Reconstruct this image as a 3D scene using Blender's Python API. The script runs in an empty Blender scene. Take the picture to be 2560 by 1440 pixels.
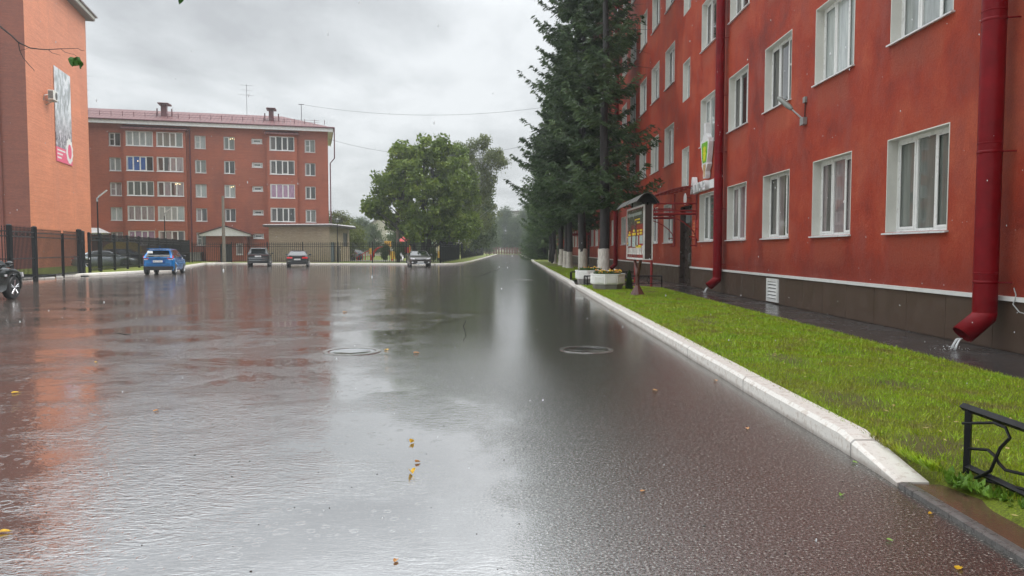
import bpy, bmesh, math, random
import numpy as np
from mathutils import Vector, Matrix
R = math.radians
random.seed(7); np.random.seed(7)
SC = bpy.context.scene
COL = SC.collection
# ---------------------------------------------------------------- camera
F_PX = 1850.0; CAM_H = 1.5; PITCH = math.atan(96 / F_PX)
cd = bpy.data.cameras.new('camera'); cam = bpy.data.objects.new('camera', cd); COL.objects.link(cam)
cd.sensor_width = 36; cd.lens = 36 * F_PX / 2560; cd.clip_start = 0.05; cd.clip_end = 3000
cam.location = (0, 0, CAM_H); cam.rotation_euler = (R(90) - PITCH, 0, 0)
SC.camera = cam
# ---------------------------------------------------------------- world, sun, exposure
SC.view_settings.view_transform = 'Standard'; SC.view_settings.look = 'None'
SC.view_settings.exposure = 0.95; SC.view_settings.gamma = 1
W = bpy.data.worlds.new('World'); SC.world = W; W.use_nodes = True
wn = W.node_tree; wn.nodes.clear()
def WN(t, **k):
    n = wn.nodes.new(t)
    for a, b in k.items(): setattr(n, a, b)
    return n
SUN_EL, SUN_AZ = R(62), R(70)
wo = WN('ShaderNodeOutputWorld'); bg = WN('ShaderNodeBackground'); bg2 = WN('ShaderNodeBackground'); add = WN('ShaderNodeAddShader')
sky = WN('ShaderNodeTexSky', sky_type='NISHITA', sun_disc=False); sky.sun_elevation = SUN_EL; sky.sun_rotation = SUN_AZ
sky.dust_density = 4; sky.air_density = 1
wn.links.new(sky.outputs[0], bg2.inputs[0]); bg2.inputs[1].default_value = 0.006
tc = WN('ShaderNodeTexCoord'); sep = WN('ShaderNodeSeparateXYZ'); wn.links.new(tc.outputs['Generated'], sep.inputs[0])
# cloud layer: direction projected on a flat cloud deck
mx = WN('ShaderNodeMath', operation='MAXIMUM'); mx.inputs[1].default_value = 0.0; wn.links.new(sep.outputs[2], mx.inputs[0])
ad = WN('ShaderNodeMath', operation='ADD'); ad.inputs[1].default_value = 0.16; wn.links.new(mx.outputs[0], ad.inputs[0])
dv = WN('ShaderNodeVectorMath', operation='DIVIDE'); cb = WN('ShaderNodeCombineXYZ')
for i in range(3): wn.links.new(ad.outputs[0], cb.inputs[i])
wn.links.new(tc.outputs['Generated'], dv.inputs[0]); wn.links.new(cb.outputs[0], dv.inputs[1])
mp = WN('ShaderNodeMapping'); mp.inputs['Scale'].default_value = (1.25, 0.75, 0.0); mp.inputs['Location'].default_value = (3.1, 1.9, 0)
wn.links.new(dv.outputs[0], mp.inputs[0])
nz = WN('ShaderNodeTexNoise'); nz.inputs['Scale'].default_value = 1.15; nz.inputs['Detail'].default_value = 9; nz.inputs['Roughness'].default_value = 0.58
nz.inputs['Distortion'].default_value = 0.25
wn.links.new(mp.outputs[0], nz.inputs['Vector'])
cr = WN('ShaderNodeValToRGB'); e = cr.color_ramp.elements
e[0].position = 0.38; e[0].color = (0.285, 0.295, 0.305, 1); e[1].position = 0.62; e[1].color = (0.46, 0.475, 0.485, 1)
m = e.new(0.52); m.color = (0.385, 0.40, 0.41, 1)
wn.links.new(nz.outputs[0], cr.inputs[0])
# brighter towards the zenith, as overcast skies are
zr = WN('ShaderNodeMapRange'); zr.inputs[1].default_value = 0.30; zr.inputs[2].default_value = 0.85; zr.inputs[3].default_value = 1.0; zr.inputs[4].default_value = 3.6
wn.links.new(sep.outputs[2], zr.inputs[0])
wn.links.new(cr.outputs[0], bg.inputs[0]); wn.links.new(zr.outputs[0], bg.inputs[1])
wn.links.new(bg.outputs[0], add.inputs[0]); wn.links.new(bg2.outputs[0], add.inputs[1]); wn.links.new(add.outputs[0], wo.inputs[0])
sd = bpy.data.lights.new('sun', 'SUN'); sun = bpy.data.objects.new('sun', sd); COL.objects.link(sun)
sd.energy = 1.1; sd.angle = R(35); sd.color = (1, 0.97, 0.93)
sdir = Vector((math.sin(SUN_AZ) * math.cos(SUN_EL), math.cos(SUN_AZ) * math.cos(SUN_EL), math.sin(SUN_EL)))
sun.rotation_euler = sdir.to_track_quat('Z', 'Y').to_euler()
# ---------------------------------------------------------------- geometry helpers
def ray(u, v):
    x = (u - 1280) / F_PX; y = -(v - 720) / F_PX
    return (x, math.cos(PITCH) + y * math.sin(PITCH), -math.sin(PITCH) + y * math.cos(PITCH))
def gp(u, v, z=0.0):
    r = ray(u, v); t = (z - CAM_H) / r[2]
    return Vector((r[0] * t, r[1] * t, z))
def at(u, v, Y):
    r = ray(u, v); t = Y / r[1]
    return Vector((r[0] * t, Y, CAM_H + r[2] * t))
class Frame:
    """a wall's own axes: s along it, d out of it, z up"""
    def __init__(f, o, ang, flip=1):
        f.o = Vector((o[0], o[1], o[2] if len(o) > 2 else 0)); a = R(ang)
        f.e = Vector((math.cos(a), math.sin(a), 0)); f.n = Vector((math.sin(a), -math.cos(a), 0)) * flip; f.ang = a; f.flip = flip
    def __call__(f, s, d, z): return f.o + f.e * s + f.n * d + Vector((0, 0, z))
    def hit(f, u, v, d=0):
        r = Vector(ray(u, v)); o = f.o + f.n * d - Vector((0, 0, CAM_H)); o2 = Vector((o.x, o.y, 0))
        t = o2.dot(f.n) / (r.x * f.n.x + r.y * f.n.y); p = r * t
        return (Vector((p.x, p.y, 0)) - o2).dot(f.e), CAM_H + p.z
    def mat(f, s, d, z):
        """matrix of an item built in local axes x along, y inwards, z up"""
        y = -f.n; e = f.e * f.flip
        return Matrix(((e.x, y.x, 0), (e.y, y.y, 0), (0, 0, 1))), f(s, d, z)
ID = Frame((0, 0, 0), 0)
def lf(x, y, z): return Vector((x, y, z))
def wloc(o):
    v = Vector((0, 0, 0))
    while o: v += o.location; o = o.parent
    return v
class MB:
    def __init__(s): s.v = []; s.f = []
    def add(s, vs, fs):
        b = len(s.v); s.v += [tuple(p) for p in vs]; s.f += [tuple(i + b for i in q) for q in fs]; return s
    def quad(s, a, b, c, d): return s.add([a, b, c, d], [(0, 1, 2, 3)])
    def poly(s, pts): return s.add(pts, [tuple(range(len(pts)))])
    def hexa(s, p): return s.add(p, [(0, 3, 2, 1), (4, 5, 6, 7), (0, 1, 5, 4), (1, 2, 6, 5), (2, 3, 7, 6), (3, 0, 4, 7)])
    def box(s, a, b, fr=None):
        fr = fr or lf
        (x0, y0, z0), (x1, y1, z1) = a, b
        return s.hexa([fr(x0, y0, z0), fr(x1, y0, z0), fr(x1, y1, z0), fr(x0, y1, z0), fr(x0, y0, z1), fr(x1, y0, z1), fr(x1, y1, z1), fr(x0, y1, z1)])
    def tube(s, pts, rad, n=8, cap=True):
        pts = [Vector(p) for p in pts]
        if not hasattr(rad, '__len__'): rad = [rad] * len(pts)
        rings = []; N = len(pts); up = None
        for i, p in enumerate(pts):
            t = (pts[min(i + 1, N - 1)] - pts[max(i - 1, 0)]).normalized()
            if up is None:
                up = Vector((0, 0, 1)) if abs(t.z) < 0.9 else Vector((1, 0, 0))
            a = up.cross(t)
            if a.length < 1e-4: a = Vector((1, 0, 0)).cross(t)
            a.normalize(); b = t.cross(a).normalized(); up = b
            # note: b plays the role of 'up' for the next ring so rings do not twist
            rings.append([p + (a * math.cos(2 * math.pi * k / n) + b * math.sin(2 * math.pi * k / n)) * rad[i] for k in range(n)])
        vs = [q for r in rings for q in r]
        fs = [(i * n + k, i * n + (k + 1) % n, (i + 1) * n + (k + 1) % n, (i + 1) * n + k) for i in range(N - 1) for k in range(n)]
        if cap: fs += [tuple(range(n - 1, -1, -1)), tuple((N - 1) * n + k for k in range(n))]
        return s.add(vs, fs)
    def bar(s, p, q, w, w2=None):
        """square bar between two points"""
        return s.tube([p, q], [w * 0.7071, (w2 or w) * 0.7071], 4)
    def lathe(s, c, prof, n=20, axis='z'):
        vs = []; fs = []
        for r, h in prof:
            for k in range(n):
                a = 2 * math.pi * k / n
                if axis == 'z': vs.append((c[0] + r * math.cos(a), c[1] + r * math.sin(a), c[2] + h))
                elif axis == 'y': vs.append((c[0] + r * math.cos(a), c[1] + h, c[2] + r * math.sin(a)))
                else: vs.append((c[0] + h, c[1] + r * math.cos(a), c[2] + r * math.sin(a)))
        m = len(prof)
        fs = [(i * n + k, i * n + (k + 1) % n, (i + 1) * n + (k + 1) % n, (i + 1) * n + k) for i in range(m - 1) for k in range(n)]
        fs += [tuple(range(n)), tuple((m - 1) * n + k for k in range(n))]
        return s.add(vs, fs)
    def ball(s, c, r, n=10, m=7, sc=(1, 1, 1)):
        prof = []
        vs = []; fs = []
        for i in range(m + 1):
            t = math.pi * i / m
            for k in range(n):
                a = 2 * math.pi * k / n
                vs.append((c[0] + r * sc[0] * math.sin(t) * math.cos(a), c[1] + r * sc[1] * math.sin(t) * math.sin(a), c[2] + r * sc[2] * math.cos(t)))
        fs = [(i * n + k, i * n + (k + 1) % n, (i + 1) * n + (k + 1) % n, (i + 1) * n + k) for i in range(m) for k in range(n)]
        return s.add(vs, fs)
    def build(s, name, mat=None, parent=None, smooth=False, local=False, bevel=0, fix=True):
        me = bpy.data.meshes.new(name)
        off = wloc(parent) if (parent and not local) else Vector((0, 0, 0))
        me.from_pydata([(a[0] - off.x, a[1] - off.y, a[2] - off.z) for a in s.v], [], s.f)
        if fix or bevel:
            bm = bmesh.new(); bm.from_mesh(me)
            if fix: bmesh.ops.recalc_face_normals(bm, faces=bm.faces)
            if bevel: bmesh.ops.bevel(bm, geom=[e for e in bm.edges if len(e.link_faces) == 2 and e.calc_face_angle(0) > 0.5], offset=bevel, segments=2, affect='EDGES', profile=0.6)
            bm.to_mesh(me); bm.free()
        if mat: me.materials.append(mat)
        if smooth:
            me.polygons.foreach_set('use_smooth', [True] * len(me.polygons))
            if smooth != 'all':
                try: me.set_sharp_from_angle(angle=R(40))
                except Exception: pass
        o = bpy.data.objects.new(name, me); COL.objects.link(o)
        if parent: o.parent = parent
        return o
def tag(o, label=None, cat=None, group=None, kind=None):
    if label: o['label'] = label
    if cat: o['category'] = cat
    if group: o['group'] = group
    if kind: o['kind'] = kind
    return o
def root(name, loc, label, cat, group=None, rz=0):
    o = bpy.data.objects.new(name, None); o.empty_display_size = 0.2; COL.objects.link(o)
    o.location = loc; o.rotation_euler = (0, 0, rz)
    return tag(o, label, cat, group)
def copy_tree(o, parent=None):
    c = o.copy(); COL.objects.link(c)
    if parent: c.parent = parent
    for ch in list(o.children): copy_tree(ch, c)
    return c
def struct(o): o['kind'] = 'structure'; return o
# ---------------------------------------------------------------- material helpers
class NT:
    def __init__(s, name):
        s.m = bpy.data.materials.new(name); s.m.use_nodes = True; s.t = s.m.node_tree; s.t.nodes.clear()
        s.out = s.n('ShaderNodeOutputMaterial'); s.b = s.n('ShaderNodeBsdfPrincipled'); s.l(s.b.outputs[0], s.out.inputs[0])
        s.co = s.n('ShaderNodeTexCoord').outputs['Object']; s.geo = s.n('ShaderNodeNewGeometry')
    def n(s, t, **k):
        n = s.t.nodes.new(t)
        for a, b in k.items(): setattr(n, a, b)
        return n
    def l(s, a, b): s.t.links.new(a, b)
    def val(s, i, v):
        if isinstance(v, (int, float, tuple)): i.default_value = v
        else: s.l(v, i)
    def math(s, op, a, b=0.0, c=0.0, clamp=False):
        n = s.n('ShaderNodeMath', operation=op, use_clamp=clamp); s.val(n.inputs[0], a); s.val(n.inputs[1], b); s.val(n.inputs[2], c); return n.outputs[0]
    def mapping(s, vec, sc=(1, 1, 1), rot=(0, 0, 0), loc=(0, 0, 0)):
        n = s.n('ShaderNodeMapping'); s.l(vec, n.inputs[0]); n.inputs['Scale'].default_value = sc; n.inputs['Rotation'].default_value = rot; n.inputs['Location'].default_value = loc
        return n.outputs[0]
    def noise(s, scale, detail=3, rough=0.55, vec=None, dist=0, out=0):
        n = s.n('ShaderNodeTexNoise'); n.inputs['Scale'].default_value = scale; n.inputs['Detail'].default_value = detail; n.inputs['Roughness'].default_value = rough; n.inputs['Distortion'].default_value = dist
        s.l(vec if vec is not None else s.co, n.inputs['Vector']); return n.outputs[out]
    def ramp(s, fac, *stops):
        n = s.n('ShaderNodeValToRGB'); s.l(fac, n.inputs[0]); el = n.color_ramp.elements
        for i, (p, c) in enumerate(stops):
            q = el[i] if i < 2 else el.new(p)
            q.position = p; q.color = tuple(c) + (1,) if not isinstance(c, (int, float)) else (c, c, c, 1)
        return n.outputs[0]
    def mix(s, fac, a, b, blend='MIX'):
        n = s.n('ShaderNodeMix', data_type='RGBA', blend_type=blend); s.val(n.inputs[0], fac)
        for i, c in ((6, a), (7, b)):
            if isinstance(c, tuple): n.inputs[i].default_value = c + (1,) if len(c) == 3 else c
            else: s.l(c, n.inputs[i])
        return n.outputs[2]
    def mapr(s, v, a, b, c=0.0, d=1.0, smooth=True):
        n = s.n('ShaderNodeMapRange', interpolation_type='SMOOTHSTEP' if smooth else 'LINEAR'); s.val(n.inputs[0], v)
        for i, x in enumerate((a, b, c, d)): s.val(n.inputs[i + 1], x)
        return n.outputs[0]
    def bump(s, h, strength=0.3, dist=0.01, normal=None):
        n = s.n('ShaderNodeBump'); n.inputs['Strength'].default_value = strength; n.inputs['Distance'].default_value = dist; s.l(h, n.inputs['Height'])
        if normal is not None: s.l(normal, n.inputs['Normal'])
        return n.outputs[0]
    def set(s, **k):
        for a, v in k.items():
            a = {'color': 'Base Color', 'rough': 'Roughness', 'metal': 'Metallic', 'ior': 'IOR', 'spec': 'Specular IOR Level', 'coat': 'Coat Weight', 'normal': 'Normal', 'alpha': 'Alpha',
                 'trans': 'Transmission Weight', 'emit': 'Emission Color', 'estr': 'Emission Strength', 'crough': 'Coat Roughness', 'sheen': 'Sheen Weight'}[a]
            if isinstance(v, tuple) and len(v) == 3: v = v + (1,)
            s.val(s.b.inputs[a], v)
        return s.m
    def sep(s, v=None):
        n = s.n('ShaderNodeSeparateXYZ'); s.l(v if v is not None else s.co, n.inputs[0]); return n.outputs
MATS = {}
def M(name, color=(0.5, 0.5, 0.5), rough=0.5, var=0.15, scale=6, metal=0, coat=0, spec=0.5, bump=0.0, bscale=40, world=True):
    """plain procedural material with uneven tone, a little roughness variation and optional fine bump"""
    if name in MATS: return MATS[name]
    t = NT(name)
    nz = t.noise(scale, 4)
    a = tuple(c * (1 - var) for c in color); b = tuple(min(1, c * (1 + var)) for c in color)
    t.set(color=t.ramp(nz, (0.3, a), (0.7, b)), rough=t.mapr(nz, 0.3, 0.7, max(0.02, rough * 0.85), min(1, rough * 1.15)), metal=metal, coat=coat, spec=spec)
    if bump: t.set(normal=t.bump(t.noise(bscale, 3), bump, 0.01))
    MATS[name] = t.m
    return t.m
# ---------------------------------------------------------------- special materials
def plaster_red():
    t = NT('red_plaster'); S = t.sep(); co = t.co
    big = t.noise(0.45, 7, 0.68); st = t.noise(1.0, 6, 0.68, t.mapping(co, (1, 1.2, 0.7))); fine = t.noise(9, 5, 0.7)
    base = t.ramp(big, (0.36, (0.19, 0.016, 0.006)), (0.5, (0.36, 0.038, 0.012)), (0.64, (0.46, 0.095, 0.045)))
    base = t.mix(t.mapr(st, 0.45, 0.75), base, (0.31, 0.065, 0.045))
    # dry washed patches below the ground and upper sills, one per window bay
    y = t.math('FRACT', t.math('DIVIDE', t.math('SUBTRACT', t.math('ADD', S[1], t.math('MULTIPLY', t.math('SUBTRACT', st, 0.5), 0.8)), 13.4 - 1.775 - 42.5), 3.55))
    wy = t.math('MULTIPLY', t.mapr(y, 0.24, 0.30), t.mapr(y, 0.78, 0.72))
    z = t.math('FRACT', t.math('DIVIDE', t.math('SUBTRACT', S[2], 0.20), 3.6))
    wz = t.math('MULTIPLY', t.mapr(z, 0.23, 0.30), t.mapr(z, 0.45, 0.43))
    pz = t.math('MULTIPLY', t.math('MULTIPLY', wy, wz), t.mapr(fine, 0.3, 0.55, 0.45, 0.8))
    base = t.mix(t.math('MULTIPLY', pz, 0.8), base, (0.35, 0.075, 0.038))
    # damp, darker band along the plinth and drips
    dz = t.mapr(t.math('ADD', S[2], t.math('MULTIPLY', st, 1.1)), 1.3, 2.2, 1, 0)
    base = t.mix(t.math('MULTIPLY', dz, 0.5), base, (0.15, 0.017, 0.008))
    base = t.mix(t.mapr(t.noise(28, 5, 0.8), 0.35, 0.65, 0.35, 0), base, (0.15, 0.014, 0.006)); base = t.mix(t.mapr(t.noise(60, 3), 0.6, 0.75, 0, 0.4), base, (0.40, 0.12, 0.08))
    h = t.math('ADD', t.math('MULTIPLY', t.noise(70, 4, 0.75), 0.7), t.noise(9, 5, 0.7))
    t.set(color=base, rough=t.mapr(big, 0.3, 0.7, 0.55, 0.8), normal=t.bump(h, 0.9, 0.022), spec=0.3); return t.m
def brick(name, c1, c2, mortar, stain=(0.1, 0.04, 0.03), amt=0.5, rs=0.45):
    t = NT(name); S = t.sep(); v = t.n('ShaderNodeCombineXYZ')
    t.l(t.math('ADD', t.math('MULTIPLY', S[0], 0.966 + 0.259), t.math('MULTIPLY', S[1], 0.966 + 0.259)), v.inputs[0]); t.l(S[2], v.inputs[1])
    b = t.n('ShaderNodeTexBrick'); t.l(v.outputs[0], b.inputs['Vector']); b.inputs['Scale'].default_value = 1
    b.inputs['Brick Width'].default_value = 0.26; b.inputs['Row Height'].default_value = 0.077; b.inputs['Mortar Size'].default_value = 0.007
    b.inputs['Color1'].default_value = c1 + (1,); b.inputs['Color2'].default_value = c2 + (1,); b.inputs['Mortar'].default_value = mortar + (1,)
    rows = t.noise(1.0, 4, 0.6, t.mapping(v.outputs[0], (0.25, 9, 1)))
    big = t.noise(0.28, 5, 0.6); drip = t.noise(0.6, 5, 0.6, t.mapping(t.co, (1, 1, 0.15)))
    c = t.mix(t.mapr(rows, 0.35, 0.7, 0, 0.45), b.outputs[0], tuple(x * 0.7 for x in c1))
    c = t.mix(t.math('MULTIPLY', t.mapr(drip, 0.5, 0.75), amt), c, stain)
    c = t.mix(t.mapr(big, 0.45, 0.75, 0, 0.3), c, tuple(min(1, x * 1.35) for x in c2))
    t.set(color=c, rough=rs, normal=t.bump(b.outputs[1], 0.35, -0.01)); return t.m
def kerb_paint():
    t = NT('whitewashed_kerb'); n1 = t.noise(14, 6, 0.7); n2 = t.noise(3, 5, 0.6); S = t.sep()
    c = t.mix(t.mapr(n1, 0.50, 0.64, 0, 0.7), (0.68, 0.65, 0.60), (0.46, 0.39, 0.33))
    c = t.mix(t.mapr(t.math('ADD', S[2], t.math('MULTIPLY', n2, 0.06)), 0.03, 0.085, 0.75, 0.0), c, (0.24, 0.20, 0.17))
    # joints between the kerb stones, every metre
    j = t.math('ABSOLUTE', t.math('SUBTRACT', t.math('FRACT', t.math('ADD', t.math('MULTIPLY', S[1], 0.4), 0.38)), 0.5))
    c = t.mix(t.mapr(j, 0.003, 0.006, 0.7, 0.0), c, (0.12, 0.11, 0.10))
    t.set(color=c, rough=t.mapr(n1, 0.3, 0.7, 0.25, 0.55), normal=t.bump(n1, 0.5, 0.01)); return t.m
def asphalt():
    t = NT('wet_asphalt'); S = t.sep(); co = t.co
    # where standing water lies: left of a wandering edge, plus hollows
    n1 = t.noise(0.22, 5, 0.6, t.mapping(co, (1.0, 0.55, 1)), 0.6); n2 = t.noise(1.6, 7, 0.72, t.mapping(co, (1, 0.6, 1)))
    edge = t.n('ShaderNodeFloatCurve'); cu = edge.mapping.curves[0]
    pts = [(0.0, 0.735), (0.06, 0.73), (0.10, 0.72), (0.135, 0.70), (0.165, 0.60), (0.20, 0.54), (0.32, 0.45), (0.46, 0.40), (0.7, 0.44), (0.95, 0.60), (1, 0.62)]
    cu.points[0].location = pts[0]; cu.points[1].location = pts[-1]
    for p in pts[1:-1]: cu.points.new(*p)
    edge.mapping.update(); t.l(t.math('DIVIDE', S[1], 50.0), edge.inputs['Value'])
    xb = t.math('SUBTRACT', t.math('MULTIPLY', edge.outputs[0], 8.0), 5.8)
    w = t.math('ADD', t.math('SUBTRACT', xb, S[0]), t.math('MULTIPLY', t.math('SUBTRACT', n1, 0.5), t.mapr(S[1], 4, 25, 0.9, 4.0)))
    w = t.math('ADD', w, t.math('MULTIPLY', t.math('SUBTRACT', n2, 0.5), 1.6))
    water = t.mapr(w, -0.7, 0.6)
    holes = t.math('MULTIPLY', t.mapr(S[1], 9, 14), t.mapr(t.math('ADD', n1, t.math('MULTIPLY', n2, 0.12)), 0.60, 0.66))
    dry = t.math('MULTIPLY', t.mapr(S[0], -1.5, -3.0), t.math('MULTIPLY', t.mapr(t.noise(0.5, 5, 0.68, t.mapping(co, (0.5, 0.8, 1), loc=(7, 3, 0)), 0.8), 0.52, 0.56), t.mapr(S[1], 6, 9, 0.35, 0.95)))
    water = t.math('MULTIPLY', t.math('MAXIMUM', water, holes), t.math('SUBTRACT', 1.0, dry))
    grain = t.noise(62, 4, 0.8); grain2 = t.noise(24, 5, 0.8); vor = t.n('ShaderNodeTexVoronoi'); vor.inputs['Scale'].default_value = 120; t.l(co, vor.inputs['Vector'])
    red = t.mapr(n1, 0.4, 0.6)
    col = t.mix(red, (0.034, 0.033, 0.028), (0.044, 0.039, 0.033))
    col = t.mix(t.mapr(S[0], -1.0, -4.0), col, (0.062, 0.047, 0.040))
    col = t.mix(t.mapr(grain, 0.585, 0.615, 0, 1), col, (0.42, 0.39, 0.35))
    col = t.mix(t.mapr(grain2, 0.35, 0.5, 0.5, 0), col, (0.018, 0.016, 0.015))
    # rain rings: every voronoi cell holds one ring of its own radius
    def rings(scale, wdt, loc):
        v = t.n('ShaderNodeTexVoronoi'); v.inputs['Scale'].default_value = scale; t.l(t.mapping(co, (1, 1, 0), loc=loc), v.inputs['Vector'])
        sp = t.n('ShaderNodeSeparateColor'); t.l(v.outputs['Color'], sp.inputs[0])
        rad = t.math('MULTIPLY', sp.outputs[0], 0.42); d = t.math('SUBTRACT', v.outputs['Distance'], rad)
        g = t.math('EXPONENT', t.math('MULTIPLY', t.math('MULTIPLY', d, d), -wdt))
        wv = t.math('MULTIPLY', t.math('COSINE', t.math('MULTIPLY', d, 60.0)), g)
        return t.math('MULTIPLY', wv, t.mapr(sp.outputs[1], 0.5, 0.9))
    rp = t.math('ADD', rings(9, 180, (0, 0, 0)), t.math('MULTIPLY', rings(17, 140, (3.3, 1.7, 0)), 0.6))
    chop = t.noise(9, 3, 0.55, t.mapping(co, (1.0, 2.6, 1), rot=(0, 0, 0.35)), 1.2); chop2 = t.noise(34, 2, 0.5, t.mapping(co, (1, 1.8, 1), rot=(0, 0, -0.3)))
    fade = t.mapr(t.noise(0.55, 3), 0.42, 0.60, 0.12, 1.0)
    wh = t.math('ADD', t.math('MULTIPLY', rp, 0.10), t.math('MULTIPLY', t.math('ADD', t.math('MULTIPLY', chop, 1.0), t.math('MULTIPLY', chop2, 0.35)), fade))
    gh = t.math('ADD', t.math('MULTIPLY', grain, 0.55), t.math('ADD', t.math('MULTIPLY', grain2, 0.9), t.math('MULTIPLY', vor.outputs['Distance'], 0.35)))
    b1 = t.n('ShaderNodeBump'); t.l(t.math('MULTIPLY', wh, t.math('ADD', 0.25, t.math('MULTIPLY', water, 0.75))), b1.inputs['Height']); t.l(t.math('MULTIPLY', t.mapr(S[1], 8, 30, 0.5, 0.13), t.mapr(S[0], 0.0, -2.5, 0.75, 1.6)), b1.inputs['Strength']); b1.inputs['Distance'].default_value = 0.008
    b2 = t.n('ShaderNodeBump'); t.l(gh, b2.inputs['Height']); t.l(t.math('MULTIPLY', t.mapr(water, 0, 1, 1.0, 0.05), t.mapr(S[1], 4.5, 14, 1.0, 0.12)), b2.inputs['Strength']); b2.inputs['Distance'].default_value = 0.0026; t.l(b1.outputs[0], b2.inputs['Normal'])
    t.set(color=col, rough=t.mix(water, t.mapr(S[1], 5, 22, 0.14, 0.12), t.mapr(S[1], 5, 40, 0.03, 0.12)), normal=b2.outputs[0], ior=t.mix(t.math('MULTIPLY', t.mapr(grain, 0.59, 0.625), t.math('SUBTRACT', 1.0, water)), t.mix(water, t.mix(t.mapr(grain, 0.42, 0.50), (1.5, 1.5, 1.5), t.mapr(S[1], 4, 11, 5.0, 8.0)), (8.5, 8.5, 8.5)), (1.4, 1.4, 1.4)), spec=0.5)
    return t.m
def wet_paving(name, color):
    t = NT(name); n = t.noise(0.9, 5, 0.6, dist=0.5); g = t.noise(110, 3)
    col = t.mix(t.mapr(g, 0.5, 0.75, 0, 0.4), color, tuple(c * 2 for c in color))
    t.set(color=col, rough=t.mapr(n, 0.4, 0.6, 0.08, 0.28), ior=1.7, normal=t.bump(t.math('ADD', t.math('MULTIPLY', g, 0.5), t.noise(22, 3)), 0.35, 0.006)); return t.m
SPOTS = [tuple(gp(u, v, .1))[:2] + (a, b) for u, v, a, b in ((2120, 1005, .28, .5), (2330, 1112, .30, .26), (1960, 900, .2, .5), (2480, 1010, .35, .2), (1750, 800, .3, .9), (2250, 960, .25, .3))]
def turf(name='turf'):
    t = NT(name); n = t.noise(1.1, 6, 0.65); f = t.noise(70, 3, 0.7)
    c = t.ramp(n, (0.30, (0.10, 0.08, 0.03)), (0.42, (0.17, 0.19, 0.012)), (0.7, (0.24, 0.33, 0.008)))
    c = t.mix(t.mapr(f, 0.4, 0.7, 0.6, 0), c, (0.025, 0.035, 0.008))
    if name == 'turf':
        S = t.sep(); wob = t.math('MULTIPLY', t.math('SUBTRACT', t.noise(5, 4, 0.7), 0.5), 1.2)
        for x, y, a, b in SPOTS:
            dx = t.math('DIVIDE', t.math('SUBTRACT', S[0], x), a); dy = t.math('DIVIDE', t.math('SUBTRACT', S[1], y), b); d = t.math('ADD', t.math('SQRT', t.math('ADD', t.math('MULTIPLY', dx, dx), t.math('MULTIPLY', dy, dy))), wob)
            c = t.mix(t.mapr(d, 0.6, 1.2, 0.6, 0), c, (0.085, 0.062, 0.034))
    t.set(color=c, rough=0.6, normal=t.bump(f, 0.9, 0.02), spec=0.3); return t.m
def blades_mat():
    t = NT('grass_blades'); n = t.noise(1.6, 7, 0.72); f = t.noise(25, 2, 0.6)
    c = t.ramp(n, (0.37, (0.26, 0.19, 0.07)), (0.44, (0.36, 0.41, 0.02)), (0.55, (0.34, 0.52, 0.012)), (0.68, (0.20, 0.40, 0.010)))
    c = t.mix(t.mapr(f, 0.35, 0.7, 0.5, 0), c, (0.07, 0.12, 0.008))
    c = t.mix(t.mapr(f, 0.66, 0.8, 0, 0.6), c, (0.36, 0.42, 0.07))
    t.set(color=c, rough=0.45, spec=0.4); return t.m
def foliage(name, dark, mid, light, sc=1.2, tr=0.25):
    t = NT(name); oi = t.n('ShaderNodeObjectInfo')
    n = t.noise(sc, 4, 0.6); f = t.noise(sc * 9, 2, 0.7)
    k = t.math('ADD', t.math('MULTIPLY', n, 0.6), t.math('MULTIPLY', f, 0.4))
    c = t.ramp(k, (0.34, dark), (0.5, mid), (0.66, light))
    t.set(color=c, rough=0.5, spec=0.3)
    if tr:
        tl = t.n('ShaderNodeBsdfTranslucent'); t.l(c, tl.inputs[0]); ms = t.n('ShaderNodeMixShader'); ms.inputs[0].default_value = tr
        t.l(t.b.outputs[0], ms.inputs[1]); t.l(tl.outputs[0], ms.inputs[2]); t.l(ms.outputs[0], t.out.inputs[0])
    return t.m
def bark(name, a, b, rough=0.8):
    t = NT(name); n = t.noise(5, 5, 0.7, t.mapping(t.co, (3, 3, 0.7)))
    t.set(color=t.ramp(n, (0.35, a), (0.65, b)), rough=rough, normal=t.bump(n, 0.8, 0.03)); return t.m
def pane(name, folds, base, a, b, rough=0.03, seed=0):
    """window pane: dark room or curtain seen through reflecting glass"""
    t = NT(name); S = t.sep(); oi = t.n('ShaderNodeObjectInfo')
    x = t.math('ADD', S[0], t.math('MULTIPLY', oi.outputs['Random'], 40.0))
    v = t.n('ShaderNodeCombineXYZ'); t.l(x, v.inputs[0]); t.l(t.math('MULTIPLY', S[2], 0.12), v.inputs[2])
    f = t.noise(folds, 3, 0.6, v.outputs[0])
    c = t.ramp(f, (0.35, a), (0.65, b))
    big = t.noise(0.9, 2, 0.5, v.outputs[0])
    if base is not None: c = t.mix(t.mapr(big, 0.50, 0.56), c, base)
    c = t.mix(t.math('MULTIPLY', oi.outputs['Random'], 0.45), c, (0.03, 0.032, 0.03))
    t.set(color=c, rough=rough, ior=1.55, coat=0.6, crough=0.01); return t.m
def paint(name, color, metal=0.3, rough=0.28, flake=0.1, coat=0.8):
    t = NT(name); n = t.noise(300, 2); d = t.noise(3, 4)
    c = t.mix(t.mapr(d, 0.45, 0.8, 0, 0.25), color, tuple(x * 0.6 for x in color))
    drops = t.noise(45, 2, 0.5)
    t.set(color=c, rough=rough, metal=metal, coat=coat, crough=0.06, normal=t.bump(t.mapr(drops, 0.55, 0.65), 0.08, 0.002)); return t.m
RED = plaster_red(); ASPH = asphalt(); KERB = kerb_paint(); TURF = turf(); BLADES = blades_mat()
BRICK_B2 = brick('apartment_brick', (0.30, 0.066, 0.028), (0.38, 0.094, 0.041), (0.26, 0.12, 0.08), (0.12, 0.035, 0.025), 0.45)
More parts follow.
